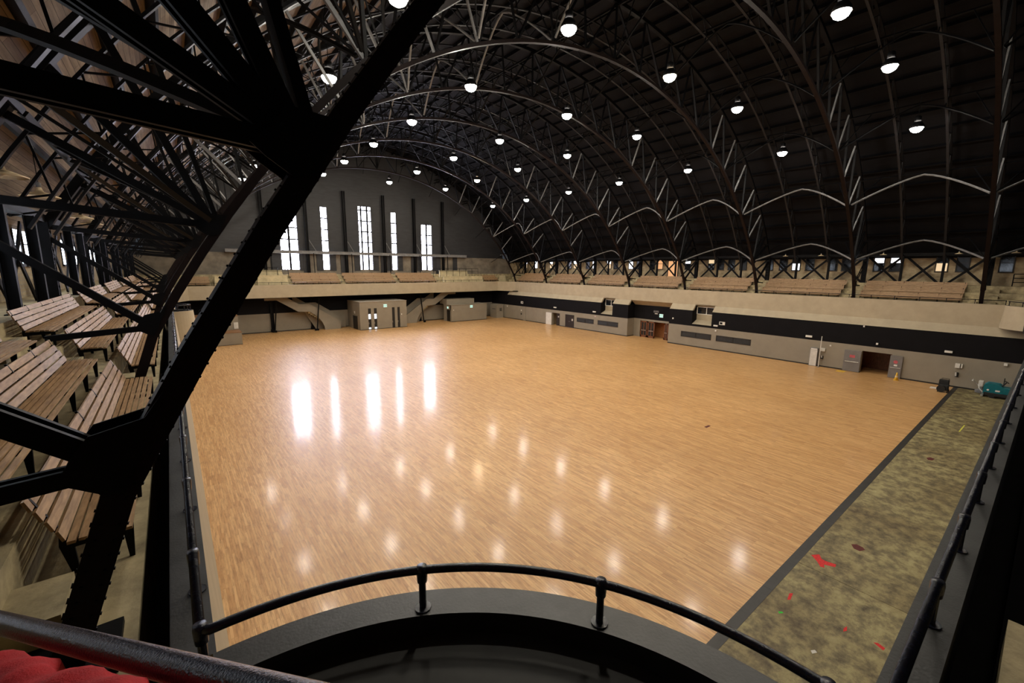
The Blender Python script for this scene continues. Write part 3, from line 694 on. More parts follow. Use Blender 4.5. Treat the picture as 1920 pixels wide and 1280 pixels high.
obj('upper_box',MB().box((-4.0,1.6,3.15),(2.1,4.2,4.1)),M['wallgrey'],t); obj('alarm',MB().box((-3.55,-.05,2.1),(-3.42,0,2.25)),M['white'],t)
exit_y(44.6,69.05,2.72,'lit pale green exit sign on the low booth front')
t=thing('exit_sign','lit pale green exit sign on the side face of the low booth','sign','exit signs',(40.28,70.3,2.6)); obj('housing',MB().box((-.06,-.24,-.2),(0,.24,.2)),M['white'],t); obj('sign_face',MB().box((-.07,-.22,-.18),(-.06,.22,.18)),M['exit'],t)
t=thing('podium_block','stepped taupe seating block with brown tops in the far left corner','podium',None,(3.65,64.5,0))
obj('lower_box',MB().box((-3.0,0,.06),(2.95,2.6,1.55)),M['wallgrey'],t); obj('lower_top',MB().box((-3.0,-.02,1.55),(2.97,2.6,1.62)),M['woodtop'],t); obj('upper_box',MB().box((-3.0,2.6,0),(2.95,6.0,3.45)),M['wallgrey'],t); obj('upper_top',MB().box((-3.0,2.55,3.45),(2.97,6.0,3.52)),M['woodtop'],t); obj('plinth',MB().box((-3.0,-.02,0),(2.97,2.6,.06)),M['base'],t)
obj('alarm_light',MB().box((2.4,2.5,1.75),(2.9,2.6,2.6)),M['paper'],t)
# stairs up to the far gallery
def stair(mir):
    X=(lambda x: W-x) if mir else (lambda x:x)
    side='right' if mir else 'left'
    t=thing('gallery_staircase','solid taupe staircase climbing '+('right' if mir else 'left')+'wards to the far gallery '+('between vestibule and low booth' if mir else 'left of the vestibule'),'staircase','far gallery staircases',(X(16.5),72.2,0))
    poly=[(10.6,5.44),(13.4,5.44),(15.25,4.22),(16.75,4.22),(21.3,1.2),(21.25,0),(18.8,0),(18.72,.55),(18.45,1.25),(17.95,1.95),(17.35,2.55),(16.7,2.98),(15.05,3.1),(12.2,4.95),(10.6,4.95)]
    pl=[(X(x)-X(16.5),z) for x,z in poly]
    obj('stringer_wall',MB().prism(pl,'y',-.12,.12),M['wallgrey'],t)
    pl2=[(X(x+1.2)-X(16.5),z+.1) for x,z in poly[1:6]]+[(X(17.8)-X(16.5),0),(X(16.2)-X(16.5),2.9),(X(14.6)-X(16.5),3.4)]
    obj('rear_wall',MB().prism(pl2,'y',1.22,1.34),M['wallgrey'],t)
    mb=MB(); n=16
    for i in range(n):
        x=21.0-(i+1)*.28; z=.2*(i+1)
        if x<15.2: break
        a,b=sorted((X(x)-X(16.5),X(x+.3)-X(16.5))); mb.box((a,.12,max(0,z-.5)),(b,1.22,z))
    for i in range(8):
        x=15.2-(i+1)*.3; z=3.3+.24*(i+1)
        a,b=sorted((X(x)-X(16.5),X(x+.32)-X(16.5))); mb.box((a,.12,z-.4),(b,1.22,z))
    a,b=sorted((X(15.2)-X(16.5),X(16.6)-X(16.5))); mb.box((a,.12,3.1),(b,1.22,3.3)); obj('steps',mb,M['tier'],t)
stair(0); stair(1)
def vcol(x,lab,sg,dy=-1.93):
    t=thing('gallery_column',lab,'column','columns under the far gallery',(x,73.78,0))
    obj('shaft',MB().box((-.2,-.04,0),(.2,.04,5.45)).box((-.22,-.18,0),(-.18,.18,5.45)).box((.18,-.18,0),(.22,.18,5.45)),M['steel'],t)
    obj('inclined_leg',MB().beam((.12*sg,dy,.0),(.75*sg,dy,5.4),.14,.14),M['steel'],t); obj('foot',MB().box((-.3,-.14,0),(.3,.2,.45)).box((-.2,dy-.12,0),(.4,dy+.12,.3) if sg>0 else (.2,dy+.12,.3)),M['steel'],t,bevel=.03)
vcol(11.7,'black forked steel column under the far gallery beside the seating block',1,-.5)
vcol(17.4,'black forked steel column behind the left staircase',1)
vcol(36.2,'black forked steel column behind the right staircase',-1)
vcol(41.9,'black forked steel column behind the low booth',-1,-.3)
# cream enclosures on the far gallery
for i,(a,b,y,z0,z1,lab) in enumerate([(4.7,7.3,71.3,7.1,8.55,'cream stair enclosure at the far left of the far gallery'),(9.8,13.9,71.3,7.1,8.6,'cream stair enclosure left of the brown far benches'),(9.9,13.6,73.1,8.15,9.35,'small cream wall behind the left stair enclosure'),
       (39.9,48.9,71.3,7.1,8.3,'long cream stair enclosure right of the brown far benches'),(40.1,46.5,73.1,8.15,9.35,'small cream wall with railing behind the right stair enclosure'),(52.9,54.6,71.3,7.1,8.4,'cream block in the far right corner of the gallery')]):
    t=thing('stair_enclosure',lab,'low wall','cream walls on the far gallery',((a+b)/2,y,z0)); h=(b-a)/2
    obj('wall_panel',MB().prism([(-h,0),(h,0),(h-.25,z1-z0),(-h+.1,z1-z0)],'y',-.12,.12),M['creamwall'],t); obj('coping',MB().box((-h,-.16,z1-z0),(h-.2,.16,z1-z0+.06)),M['creamwall'],t)
# ------------------------------------------------------------------ brick walls behind the galleries
def side_wall(name,x0,x1):
    mb=MB(); mb.box((x0,-5,8.6),(x1,74.2,11.7)); return struct(name,mb,M['brick'])
side_wall('wall_left.001',-4.7,-4.4); side_wall('wall_right.003',58.0,58.3)
mb=MB(); mb.box((-4.7,-5,5),(-4.4,74.2,8.6)); mb.box((58.0,-5,0),(58.3,74.2,8.6)); struct('wall_right.004',mb,M['plaster'])
wn=50
def gwin(side,y,pane,w=.46):
    global wn
    x=58.0 if side else -4.4; s=-1 if side else 1
    wo=bpy.data.objects.new('window_%d'%wn,None); C.objects.link(wo); wo['kind']='structure'; wo.location=(x,y,10.72); wn+=1
    f=MB(); 
    for lo,hi in (((0,-w,-.78),(.05,-w+.08,.8)),((0,w-.08,-.78),(.05,w,.8)),((0,-w,.72),(.05,w,.8)),((0,-w,-.82),(.09,w,-.72)),((0,-w,.02),(.04,w,.07))):
        a=(lo[0]*s,lo[1],lo[2]); b=(hi[0]*s,hi[1],hi[2]); f.box((min(a[0],b[0]),a[1],a[2]),(max(a[0],b[0]),b[1],b[2]))
    obj('window_frame',f,M['base'],wo)
    pm=pane if isinstance(pane,list) else [pane,pane]
    obj('upper_pane',MB().box((min(0,.02*s),-w+.08,.07),(max(0,.02*s),w-.08,.72)),M[pm[0]],wo); obj('lower_pane',MB().box((min(0,.02*s),-w+.08,-.72),(max(0,.02*s),w-.08,.02)),M[pm[1]],wo)
RWIN=[(3.2,'glass'),(5.9,'bluegl'),(7.3,['glass','litcream']),(10.7,['litwhite','glass']),(12.0,['litwhite','glass']),(14.75,'glass'),(16.0,'glass'),(18.2,'glass'),(19.6,['glass','litwhite']),(20.95,'glass'),(22.5,['glass','glass']),
      (25.6,['glass','bluegl']),(27.1,'glass'),(28.5,'glass'),(29.8,['litcream','glass']),(33.2,['litwhite','glass']),(37.6,'litorange'),(39.0,'glass')]
for k in range(4,8):
    y0=YT[k]
    for j,d in enumerate((1.1,2.6,5.6,7.0)):
        RWIN.append((y0+d,[['glass','bluegl'],'litwhite','glass',['litwhite','litcream']][(j+k)%4]))
for y,p in RWIN:
    if y<73: gwin(1,y,p)
# lit doorway high on the right gallery wall
t=bpy.data.objects.new('door_2',None); C.objects.link(t); t['kind']='structure'; t.location=(58,35.5,8.75)
mb=MB(); mb.box((-.08,-.85,0),(0,-.75,2.5)); mb.box((-.08,.75,0),(0,.85,2.5)); mb.box((-.08,-.85,2.4),(0,.85,2.5)); obj('door_frame',mb,M['base'],t); obj('door_leaf',MB().box((-.03,-.75,0),(0,.75,2.4)),M['litorange'],t)
for y in [6.2,7.8,10.3,11.7,15.3,18.5,20.4,24.5,25.8,27.6,29.2,33.5,35.3,37.3,42,44,46,51,53,55.5,60.4,62,64.5]: gwin(0,y,'dayleft',.5)

# ------------------------------------------------------------------ roof deck, purlins
def deck(name,a0,a1,mat):
    mb=MB(); n=max(2,int(abs(a1-a0)/2.2)); rows=[]
    for i in range(n+1):
        a=a0+(a1-a0)*i/n; x,z=pol(RD,a); rows.append([(x,-5.4,z),(x,74.6,z)])
    mb.grid(rows)
    rows=[]
    for i in range(n+1):
        a=a0+(a1-a0)*i/n; x,z=pol(RD+.25,a); rows.append([(x,-5.4,z),(x,74.6,z)])
    mb.grid(rows)
    return struct(name,mb,mat,uvf=lambda co:(co.y, RD*math.atan2(co.x-MID,co.z-ZC)))
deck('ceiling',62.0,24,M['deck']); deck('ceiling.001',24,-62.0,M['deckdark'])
NODES=[56.5-5.65*i for i in range(21)]
for i,a in enumerate(NODES):
    for b in ((a,) if i==20 else (a,a-2.825)):
        mb=MB(); mb.beam(P3(RD-.16,b,-5),P3(RD-.16,b,74.2),.12,.3,up=(math.cos(math.radians(b)),0,math.sin(math.radians(b))))
        struct('ceiling_beam'+('' if i==0 and b==a else '.%03d'%(i*2+(b!=a))),mb,M['steel'])

# ------------------------------------------------------------------ arched roof trusses
def chord_path(R,a0,a1,n): return [P3(R,a0+(a1-a0)*i/n,0) for i in range(n+1)]
def chord(mb,path,w,h):
    """box section with projecting edge flanges following a path in the xz plane"""
    for p,q in zip(path,path[1:]):
        mb.beam(p,q,w,h*.86,(0,1,0),ext=.02)
    return mb
ts=None
def node_brace(a,Ra,b,Rb,w,t_=.1): return MB().beam(P3(Ra,a,0),P3(Rb,b,0),w,t_*1.0,(0,1,0))
def cbrace(p,q,w):
    m=MB(); d=(Vector(q)-Vector(p)).normalized()
    for s in(-1,1): m.beam((p[0],s*w*.42,p[2]),(q[0],s*w*.42,q[2]),w*.28,w,(0,1,0))
    n=max(2,int((Vector(q)-Vector(p)).length/.7))
    for i in range(n):
        a=Vector(p).lerp(Vector(q),(i+.2)/n); b=Vector(p).lerp(Vector(q),(i+.8)/n); m.beam(a+Vector((0,-w*.4,0)),b+Vector((0,w*.4,0)),.02,.05,(0,0,1))
    return m
tr=thing('roof_truss','first and nearest arched steel truss, its huge black leg crossing the left of the view','truss','arched roof trusses',(0,YT[0],0))
tr_parts=[]
mb=MB(); path=[(-.86,0,TZ[0])]+chord_path(RI,62,-62,60)+[(mx(-.86),0,TZ[0])]
for s in(-1,1):
    for p,q in zip(path,path[1:]): mb.beam((p[0],s*.11,p[2]),(q[0],s*.11,q[2]),.04,.18,(0,1,0),ext=.02)
for p,q in zip(path,path[1:]):
    mb.beam(p,q,.25,.03,(0,1,0),ext=.02)
    d=(Vector(q)-Vector(p)).normalized(); n=d.cross(Vector((0,1,0)))
    for s in(-1,1): mb.beam(Vector(p)+n*s*.085,Vector(q)+n*s*.085,.26,.02,(0,1,0),ext=.02)
obj('inner_chord',mb,M['rust'],tr)
mb=MB(); path=chord_path(RO,60,-60,60)
for p,q in zip(path,path[1:]): mb.beam(p,q,.30,.26,(0,1,0),ext=.02)
obj('outer_chord',mb,M['steel'],tr)
for f in (lambda x:x, mx):
    # wall column with lacing
    mb=MB(); xc=f(-3.3)
    for s in(-1,1): mb.box((xc-.17,s*.16-.03,8.75),(xc+.17,s*.16+.03,11.5))
    mb.box((xc-.12,-.13,8.75),(xc+.12,.13,11.5))
    z=8.9
    while z<11.2: mb.beam((xc,-.16,z),(xc,.16,z+.3),.34,.03,(1,0,0)); mb.beam((xc,.16,z),(xc,-.16,z+.3),.34,.03,(1,0,0)); z+=.32
    obj('wall_column',mb,M['steel'],tr)
    g1=(f(-.40),0,8.58); g2=(f(.96),0,10.95)
    obj('brace',cbrace(g1,(f(-3.3),0,11.0),.15),M['steel'],tr); obj('brace',cbrace(g1,(f(-2.15),0,8.47),.12),M['steel'],tr)
    obj('brace',cbrace(g2,(f(-3.3),0,11.3),.16),M['steel'],tr); obj('brace',cbrace(g2,(f(-2.26),0,12.88),.15),M['steel'],tr)
    obj('brace',cbrace(g2,(f(-1.56),0,13.9),.16),M['steel'],tr); obj('brace',cbrace(g2,(f(-.72),0,15.0),.15),M['steel'],tr)
    for poly in ([(-.12,9.10),(-.24,8.93),(-.54,8.86),(-.62,8.75),(-.67,8.67),(-.72,8.57),(-.52,8.44),(-.40,8.40),(-.18,8.9)],[(1.25,11.2),(1.0,11.22),(.85,11.23),(.71,11.05),(.57,10.92),(.67,10.83),(.86,10.70),(1.05,10.75)]):
        pl=[(f(x),z) for x,z in poly]
        for s in(-.142,.142): obj('gusset_plate',MB().prism(pl,'y',s-.01,s+.01),M['steel'],tr)
    obj('foot_plate',MB().box((f(-.86)-.3,-.28,TZ[0]),(f(-.86)+.3,.28,TZ[0]+.05)),M['steel'],tr)
for i,a in enumerate(NODES):
    if 0<i<20: obj('strut',MB().beam(P3(RI,a,0),P3(RO,a*.985,0),.1,.12,(0,1,0)),M['greysteel' if (i<=6 or i>=15) else 'steel'],tr)  # low struts pale, upper ones black: light and shade put into the colour
    if i<20:
        b=NODES[i+1]; p,q=(a,b) if i<10 else (b,a)
        obj('brace',MB().beam(P3(RI,p,0),P3(RO,q,0),.16,.10,(0,1,0)),M['steel'],tr)
base_truss=tr
TL=['second arched steel truss, its leg standing between the left benches','third arched steel truss counted from the camera','fourth arched steel truss counted from the camera','fifth arched steel truss counted from the camera','sixth arched steel truss counted from the camera','seventh arched steel truss, last but one before the gable','eighth and farthest arched steel truss, close to the gable wall']
for k in range(1,8): dup(base_truss,TL[k-1],(0,YT[k],0))
# rivet heads on the two nearest trusses
for k,par in ((0,base_truss),):
    mb=MB()
    pth=[(-.86,0,TZ[0])]+chord_path(RI,62,40,14); 
    for p,q in zip(pth,pth[1:]):
        p,q=Vector(p),Vector(q); L=(q-p).length; d=(q-p)/L; n=d.cross(Vector((0,1,0)))
        for j in range(int(L/.11)):
            c=p+d*(j*.11)
            for s in(-1,1):
                for sy in(-.105,.105):
                    cc=c+n*(s*.097)+Vector((0,sy,0)); 
                    mb.beam(cc-n*s*.008,cc+n*s*.007,.017,.017,(0,1,0))
                for e in(.05,): 
                    for sy in(-.132,.132):
                        cc=c+n*(s*e)+Vector((0,sy,0)); mb.beam(cc-Vector((0,.007,0)),cc+Vector((0,.007,0)),.017,.017,(1,0,0))
    o=obj('rivet_row',mb,M['steel'],par)
# ------------------------------------------------------------------ lattice ribs between the trusses
BAYS=[(YT[0]-9.1,YT[0])]+list(zip(YT,YT[1:]))+[(YT[7],YT[7]+9.1)]
rib=thing('roof_rib','lattice roof rib nearer the camera, over the gallery corner before the first truss','rib','lattice roof ribs',(0,BAYS[0][0]+3.03,0))
mb=MB(); pth=chord_path(33.95,60,-60,50)
for p,q in zip(pth,pth[1:]): mb.beam(p,q,.16,.07,(0,1,0),ext=.01)
obj('lower_chord',mb,M['ribgrey'],rib)
mb=MB(); pth=chord_path(34.95,60,-60,50)
for p,q in zip(pth,pth[1:]): mb.beam(p,q,.16,.08,(0,1,0),ext=.01)
obj('upper_chord',mb,M['steel'],rib)
mb=MB(); 
for i in range(72):
    a=60-120*i/72; b=60-120*(i+1)/72
    mb.beam(P3(33.95 if i%2 else 34.95,a,0),P3(34.95 if i%2 else 33.95,b,0),.05,.05)
obj('lacing',mb,M['steel'],rib)
def bayname(i):
    return 'before the first truss' if i==0 else ('beyond the eighth truss' if i==8 else 'between the %s and %s trusses'%(ORD[i-1],ORD[i]))
for i,(a,b) in enumerate(BAYS):
    for j,f in enumerate((1/3,2/3)):
        y=a+(b-a)*f
        if (i,j)==(0,0): rib['label']='dark lattice roof rib nearer the camera, before the first truss'; continue
        if y>73.6: continue
        dup(rib,'dark lattice roof rib %s, %s'%('nearer the camera' if j==0 else 'farther from the camera',bayname(i)),(0,y,0))
# ------------------------------------------------------------------ arched longitudinal girders
LV=[0,2,4,6,8,10,12,14,16,18,20]
LVN=['lowest on the left side','second level up on the left side','third level up on the left side','fourth level up on the left side','fifth level up on the left side','at the crown','fifth level up on the right side','fourth level up on the right side','third level up on the right side','second level up on the right side','lowest on the right side']
for i,(a,b) in enumerate(BAYS):
    if i==8: b=74.1; a=YT[7]
    L=b-a; first=None
    for li,n in enumerate(LV):
        if i==0 and li<=1: continue
        ang=NODES[n]; dark=(i==0 and li<5) or li<=2 or (5<=li<=8); col='dark' if dark else 'pale'  # pale and dark copies carry light and shade of the girders in their colour
        lab='%s arched girder %s, %s'%(col,bayname(i),LVN[li])
        rot=(0,math.radians(-ang),0); loc=(MID,a,ZC)
        if first is None:
            g=thing('arched_girder',lab,'girder','arched girders between the trusses',loc); g.rotation_euler=rot
            mb=MB(); pts=[]
            for s in range(15):
                u=s/14; r=31.1+3.2*(1-abs(2*u-1)**1.35) if i<8 else 31.1+2.8*min(1,1.6*u)
                pts.append((0,.2+u*(L-.4),r))
            for p,q in zip(pts,pts[1:]): mb.beam(p,q,.11,.09,(1,0,0),ext=.01)
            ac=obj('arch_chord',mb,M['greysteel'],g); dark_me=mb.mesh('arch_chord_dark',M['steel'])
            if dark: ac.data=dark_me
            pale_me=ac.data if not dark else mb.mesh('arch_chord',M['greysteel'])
            obj('top_chord',MB().beam((0,.1,34.45),(0,L-.1,34.45),.12,.12,(1,0,0)),M['steel'],g)
            for f in(1/3,2/3):
                u=f; r=31.1+3.2*(1-abs(2*u-1)**1.35)
                obj('hanger',MB().beam((0,u*L,r),(0,u*L,34.45),.07,.07,(1,0,0)),M['steel'],g)
            for f,e in((.0,.17),(1.0,.83)): obj('web_member',MB().beam((0,.15+f*(L-.3),31.2),(0,e*L,34.4),.06,.06,(1,0,0)),M['steel'],g)
            first=g
        else:
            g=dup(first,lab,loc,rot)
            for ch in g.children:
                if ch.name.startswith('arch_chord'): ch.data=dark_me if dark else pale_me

# ------------------------------------------------------------------ high-bay lamps
LX=[8.0,17.3,26.5,35.8,45.0]; LZ=[20.3,22.1,22.2,22.3,20.55]
ROWY=[8.3,17.4,26.6,35.7,44.4,53.6,62.6]
warm={(3,0):1,(3,1):0}
base=None
CN=['leftmost','second from the left','middle','second from the right','rightmost']
for r,y in enumerate(ROWY):
    for c in range(5):
        lab='bright high-bay lamp, %s in the %s row from the camera'%(CN[c],ORD[r])
        if base is None:
            t=thing('high_bay_lamp',lab,'lamp','high-bay lamps in the roof',(LX[c],y,LZ[c]))
            obj('reflector',MB().lathe([(.42,-.03),(.44,-.03),(.40,.16),(.24,.40),(.22,.40),(.38,.15)],n=20,cap=False),M['steel'],t,smooth=True)
            obj('ballast_housing',MB().lathe([(.20,.38),(.2,.75),(.12,.82)],n=16),M['steel'],t,smooth=True)
            obj('suspension_rod',MB().tube([(0,0,.8),(0,0,6.2 if False else 2.2)],.02,6),M['steel'],t)
            dome=[(.02,-.33),(.18,-.30),(.31,-.21),(.38,-.07),(.38,.05)]
            lens_c=obj('lens',MB().lathe(dome,n=20),M['lamp'],t,smooth=True)
            warm_me=MB().lathe(dome,n=20).mesh('lens_warm',M['lampw'],True)
            base=t
        else:
            t=dup(base,lab,(LX[c],y,LZ[c]))
            if (c,r) in ((3,5),(2,1)):
                for ch in t.children:
                    if ch.name.startswith('lens'): ch.data=warm_me
                t['label']='warm orange high-bay lamp, %s in the %s row from the camera'%(CN[c],ORD[r])

# ------------------------------------------------------------------ enamel pendant shades over the galleries
def pendant(x,y,z,lab,src=None):
    if src: return dup(src,lab,(x,y,z))
    t=thing('pendant_lamp',lab,'lamp','enamel pendant shades over the galleries',(x,y,z))
    obj('shade',MB().lathe([(.46,0),(.47,.02),(.30,.09),(.10,.17),(.06,.30),(.05,.30),(.08,.16),(.28,.07)],n=28,cap=False),M['cream'],t,smooth=True)
    obj('cap',MB().lathe([(.06,.28),(.07,.42),(.03,.46)],n=12),M['greysteel'],t,smooth=True)
    obj('bulb',MB().lathe([(.02,.16),(.06,.08),(.06,.04),(.02,.0)],n=10),M['white'],t,smooth=True)
    obj('cord',MB().tube([(0,0,.45),(0,0,1.35)],.012,6),M['steel'],t)
    return t
pl=None
for i,y in enumerate([16.2,20.3,28.3,32,39.5,42.4,49.9,60.9]):
    pl=pendant(-2.95,y,12.08,'cream enamel pendant shade over the left gallery, %s from the camera'%ORD[i],pl) if pl is None else pl
    if i: pendant(-2.95,y,12.08,'cream enamel pendant shade over the left gallery, %s from the camera'%ORD[i],pl)
for i,y in enumerate([2.7,6.1,11.4,16.7,20.2,33.6]):
    pendant(56.2,y,11.55,'small pendant shade over the right gallery, %s from the camera'%ORD[i],pl).scale=(.6,.6,.6)

# ------------------------------------------------------------------ slatted benches
def make_bench(lab,group):
    """local frame: x towards the hall from the riser behind, y along the bench (length 7.4), z up from the tier"""
    t=thing('gallery_bench',lab,'bench',group)
    L=3.7; mb=MB()
    for i in range(6):
        x=.26+.078*i; z=.36+.012*math.sin(i/5*PI)+(.0 if i<5 else -.012); mb.box((x-.029,-L,z-.014),(x+.029,L,z+.014))
    obj('seat',mb,M['bench'],t)
    mb=MB()
    for i in range(4):
        x=.20-.055*i; z=.44+.115*i; mb.box((x-.012,-L,z-.053),(x+.012,L,z+.053),mtx=Matrix.Translation((x,0,z))@Matrix.Rotation(-.34,4,'Y')@Matrix.Translation((-x,0,-z)))
    obj('backrest',mb,M['bench'],t)
    for j in range(6):
        y=-L+.12+j*(2*L-.24)/5
        mb=MB(); mb.prism([(.62,0),(.66,0),(.68,.33),(.24,.34),(.02,.86),(-.01,.86),(.17,.40),(.16,.30),(.22,0),(.27,0),(.26,.26),(.60,.28)],'y',y-.018,y+.018)
        obj('leg',mb,M['steel'],t)
    return t
bench0=make_bench('x','slatted benches on the left gallery')
bused=False
ROWN=['front','middle','back']
for k in range(0,8):
    ya=YT[k]+1.2; yb=(YT[k+1]-.45) if k<7 else 70.3
    if yb-ya<1.5: continue
    for r in range(3):
        bay='between the %s and %s trusses'%(ORD[k],ORD[k+1]) if k<7 else 'beyond the last truss'
        for side in(0,1):
            sn='left' if side==0 else 'right'
            lab='slatted wooden bench, %s row of the %s gallery, %s'%(ROWN[r],sn,bay)
            xb=TX[r+1]
            loc=((xb+.05) if side==0 else mx(xb+.05),(ya+yb)/2,TZ[r]); rot=(0,0,0 if side==0 else PI); sc=(1,(yb-ya)/7.4,1)
            g='slatted benches on the %s gallery'%sn
            if not bused:
                bench0.location=loc; bench0.rotation_euler=rot; bench0.scale=sc; bench0['label']=lab; bench0['group']=g; bused=True
            else: dup(bench0,lab,loc,rot,sc,g)
FB=[(14.4,21.35,'left'),(22.2,30.6,'middle'),(31.4,38.4,'right')]
for a,b,n in FB:
    for r in range(3):
        yb=[71.65,72.5,73.3][r]
        dup(bench0,'brown wooden bench, %s row of the far gallery, %s section below the gable windows'%(ROWN[r],n),((a+b)/2,yb-.05,TZ[r]),(0,0,-PI/2),(1,(b-a)/7.4,1),'benches on the far gallery')
for a,b,n in ((1.6,4.2,'at the far left end'),(49.2,52.6,'at the far right end')):
    for r in range(2):
        yb=[71.65,72.5,73.3][r]
        dup(bench0,'short brown bench, %s row of the far gallery, %s'%(ROWN[r],n),((a+b)/2,yb-.05,TZ[r]),(0,0,-PI/2),(1,(b-a)/7.4,1),'benches on the far gallery')

# ------------------------------------------------------------------ wall columns and cross braces behind the side galleries
cross=None; colm=None
PN=['near','middle','far']
for side in(0,1):
    x=-3.78 if side==0 else 57.38; xp=-3.08 if side==0 else 56.68; sn='left' if side==0 else 'right'
    for k in range(8):
        a=YT[k]; b=YT[k+1] if k<7 else 73.8; L=(b-a)/3
        for j in range(3):
            if k==7 and j==2: continue
            lab='black steel cross brace before the brick wall, %s panel of the %s bay, %s gallery'%(PN[j],ORD[k],sn)
            y=a+L*j
            if cross is None:
                cross=thing('cross_brace',lab,'brace','cross braces behind the galleries',(x,y,8.75))
                for p,q in (((0,.2,0),(0,2.8,2.6)),((.09,2.8,0),(.09,.2,2.6))): obj('diagonal',MB().beam(p,q,.05,.20,(1,0,0)),M['steel'],cross)
            else: dup(cross,lab,(x,y,8.75),None,(1,L/3,1))
            if j<2 and k<7:
                lab='black steel wall post, %s one of the %s bay of the %s gallery'%(('nearer','farther')[j],ORD[k],sn)
                m=a+L*(j+1)
                if colm is None:
                    colm=thing('wall_post',lab,'column','intermediate wall posts',(xp,m,8.75))
                    obj('shaft',MB().box((-.10,-.025,0),(.10,.025,2.66)).box((-.12,-.09,0),(-.09,.09,2.66)).box((.09,-.09,0),(.12,.09,2.66)),M['steel'],colm); obj('base_plate',MB().box((-.18,-.16,0),(.18,.16,.03)),M['steel'],colm)
                else: dup(colm,lab,(xp,m,8.75))
# eave beams along both side walls
for side in(0,1):
    x=-3.3 if side==0 else 56.9; 
    struct('ceiling_beam.10%d'%side,MB().box((x-.12,-5,11.42),(x+.12,74.1,11.7)),M['steel'])

# ------------------------------------------------------------------ pipe railings on the parapets
RZ=7.64
def resample(path,step):
    out=[];acc=0
    for p,q in zip(path,path[1:]):
        L=math.dist(p,q); 
        while acc<=L+1e-6:
            f=acc/L; out.append((p[0]+(q[0]-p[0])*f,p[1]+(q[1]-p[1])*f)); acc+=step
        acc-=L
    return out
def offset(path,o):
    return [(p[0]+n.x*o,p[1]+n.y*o) for p,n in zip(path,normals(path))]
def railing(lab,path,step,r=.033,posts=None,mat='rail',smooth=True,off=-.13,lead=None):
    pth=offset(path,off)
    if lead: pth=[lead]+pth
    t=thing('pipe_railing',lab,'railing','pipe railings on the parapets',(pth[0][0],pth[0][1],ZP)); o=Vector((pth[0][0],pth[0][1],ZP))
    obj('top_rail',MB().tube([(p[0]-o.x,p[1]-o.y,RZ-ZP) for p in pth],r,12),M[mat],t,smooth=True)
    ps=posts if posts else resample(pth,step)
    for p in ps:
        q=(p[0]-o.x,p[1]-o.y)
        obj('post',MB().tube([(q[0],q[1],0),(q[0],q[1],RZ-ZP)],r*.86,10).lathe([(r*2,0),(r*2,.012)],(q[0],q[1],0),12),M[mat],t,smooth=False)
        obj('coupling',MB().lathe([(r*1.2,RZ-ZP-.10),(r*1.3,RZ-ZP-.04),(r*1.35,RZ-ZP-.0),(r*1.2,RZ-ZP+.035)],(q[0],q[1],0),12),M[mat],t,smooth=True)
    return t
lr=offset(left2,-.13); 
railing('black pipe railing along the left parapet from the corner to the pulpit',[(0,32.05),(0,3.26)],1.55,off=-.075)
railing('black pipe railing along the left parapet beyond the pulpit',left1,1.9,off=-.075)
railing('black pipe railing around the small half-round pulpit',pulp,.6)
cb=offset(lbul,-.19)
railing('curved black pipe railing on the round corner balcony below the camera',lbul,2.0,posts=[(-.07,3.2),cb[13],cb[26],cb[39]],off=-.19,lead=(-.07,3.2))
railing('black pipe railing along the near parapet at the right edge of the view',near,1.45)
railing('black pipe railing around the round corner balcony at the far end of the near parapet',rbul,1.3)
railing('black pipe railing along the right parapet before the benches',right,1.75,r=.028)
railing('black pipe railing along the far parapet below the gable windows',far,1.7,r=.028)
# railing behind the enclosure at far right, near the gable
t=thing('guard_rail','tall dark guard rail around the raised landing right of the far benches','railing',None,(43.3,72.8,8.75))
for z in(.55,1.05): obj('bar',MB().tube([(-4.6,0,z),(5.4,0,z)],.03,8),M['steel'],t)
for i in range(8): obj('post',MB().tube([(-4.6+i*10/7,0,-.6),(-4.6+i*10/7,0,1.05)],.03,8),M['steel'],t)
t=thing('guard_rail','tall dark guard rail around the raised landing left of the far benches','railing',None,(11.6,72.8,8.75))
for z in(.55,1.05): obj('bar',MB().tube([(-4.6,0,z),(2.6,0,z)],.03,8),M['steel'],t)
for i in range(6): obj('post',MB().tube([(-4.6+i*1.44,0,-.6),(-4.6+i*1.44,0,1.05)],.03,8),M['steel'],t)
t=thing('guard_rail','tall dark guard rail on the right gallery nearest the camera','railing',None,(56.6,1.6,8.75))
for z in(.35,.7,1.05): obj('bar',MB().tube([(0,-2.2,z),(0,1.0,z)],.035,8),M['steel'],t)
for y in(-2.2,-.6,1.0): obj('post',MB().tube([(0,y,0),(0,y,1.05)],.035,8),M['steel'],t)

# ------------------------------------------------------------------ foreground handrail and red cloth
t=thing('handrail','thick blue-black sloping handrail close to the camera at bottom left','railing',None,(0,0,0))
p0=Vector((-.78,2.5,8.655)); p1=Vector((.145,.757,9.185)); d=(p1-p0).normalized()
obj('rail_pipe',MB().tube([p0-d*.6,p0,p0.lerp(p1,.33),p0.lerp(p1,.66),p1,p1+d*.5],.033,24),M['rail'],t,smooth=True)
q=p0-d*.4; obj('post',MB().tube([(q.x,q.y,7.15),(q.x,q.y,q.z)],.03,12),M['rail'],t,smooth=True)
q=p1+d*.45; obj('post',MB().tube([(q.x,q.y,6.25),(q.x,q.y,q.z)],.03,12),M['rail'],t,smooth=True)
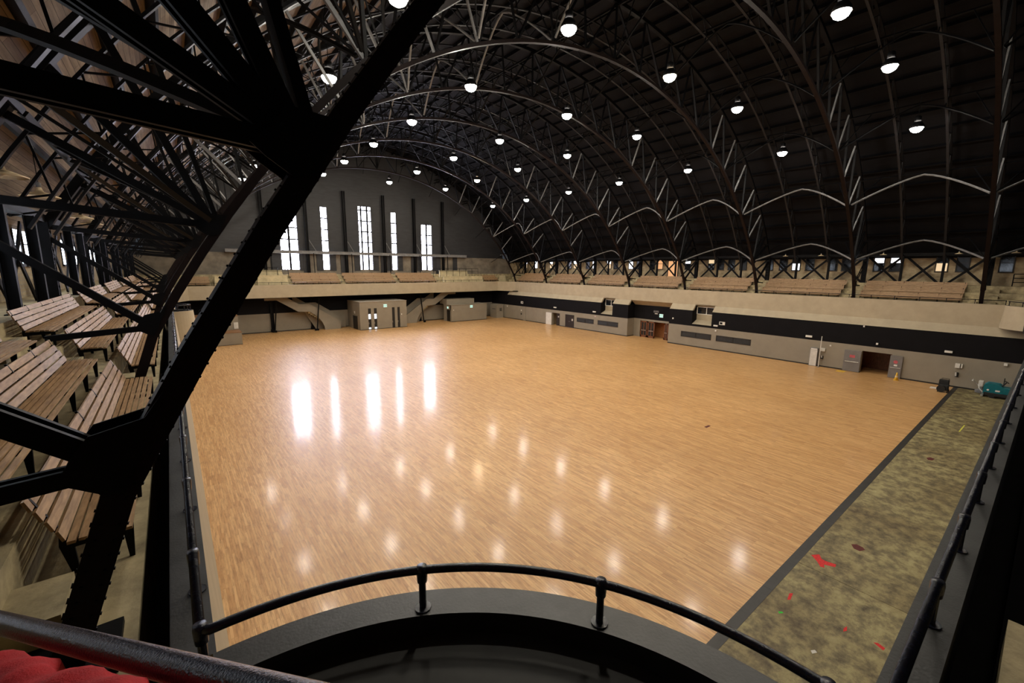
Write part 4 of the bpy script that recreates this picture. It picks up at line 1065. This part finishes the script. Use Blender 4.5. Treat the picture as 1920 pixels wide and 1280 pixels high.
# lower bar of the same handrail carries the cloth
c0=Vector((-.745,2.06,8.75)); c1=Vector((.0,.735,9.195)); cd=(c1-c0).normalized()
obj('lower_bar',MB().tube([c0-cd*.5,c0,c1,c1+cd*.3],.022,12),M['rail'],t,smooth=True)
for q,q2 in ((p0-d*.38,c0-cd*.3),(p1+d*.43,c1+cd*.28)): obj('bracket',MB().tube([q,q2],.02,8),M['rail'],t)
mb=MB(); rows=[]
side=cd.cross(Vector((0,0,1))).normalized()
for i in range(61):
    u=i/60; c=c0.lerp(c1,.02+.80*u); row=[]
    sag=.03*math.sin(u*PI)
    for j in range(41):
        v=(j/40-.5)*2
        fold=.018+.016*math.sin(u*19+v*2.2)+.010*math.sin(u*37-v*4)+.006*math.sin(u*71+v*9)
        if abs(v)<.3:
            ang=v/.3*PI/2; rr=.05+fold*.6
            pnt=c+side*(rr*math.sin(ang)*1.3)+Vector((0,0,rr*math.cos(ang)))
        else:
            sg=1 if v>0 else -1; dn=(abs(v)-.3)*.7
            pnt=c+side*(sg*(.068+fold+dn*.06))+Vector((0,0,-dn))
        row.append(pnt)
    rows.append(row)
mb.grid(rows)
o=obj('red_jacket',mb,M['red'],smooth=True); tag(o,'red cloth jacket draped below the blue-black handrail at bottom left','jacket')
md=o.modifiers.new('th','SOLIDIFY'); md.thickness=.008

# ------------------------------------------------------------------ camera, world, view
cam=bpy.data.cameras.new('camera'); co=bpy.data.objects.new('camera',cam); C.objects.link(co)
cam.sensor_width=36; cam.lens=36*FPX/1920; cam.clip_start=.05; cam.clip_end=400
m4=RW.to_4x4(); m4.translation=CAM; co.matrix_world=m4
sc=bpy.context.scene; sc.camera=co
w=bpy.data.worlds.new('world'); sc.world=w; w.use_nodes=True
w.node_tree.nodes['Background'].inputs[0].default_value=(.75,.85,1,1); w.node_tree.nodes['Background'].inputs[1].default_value=.05
vs=sc.view_settings; vs.view_transform='Standard'; vs.look='None'; vs.gamma=1; vs.exposure=0; vs.use_curve_mapping=False
cy=sc.cycles; cy.max_bounces=6; cy.diffuse_bounces=4; cy.glossy_bounces=3; cy.transmission_bounces=2; cy.sample_clamp_indirect=6; cy.use_denoising=True
cy.caustics_reflective=False; cy.caustics_refractive=False
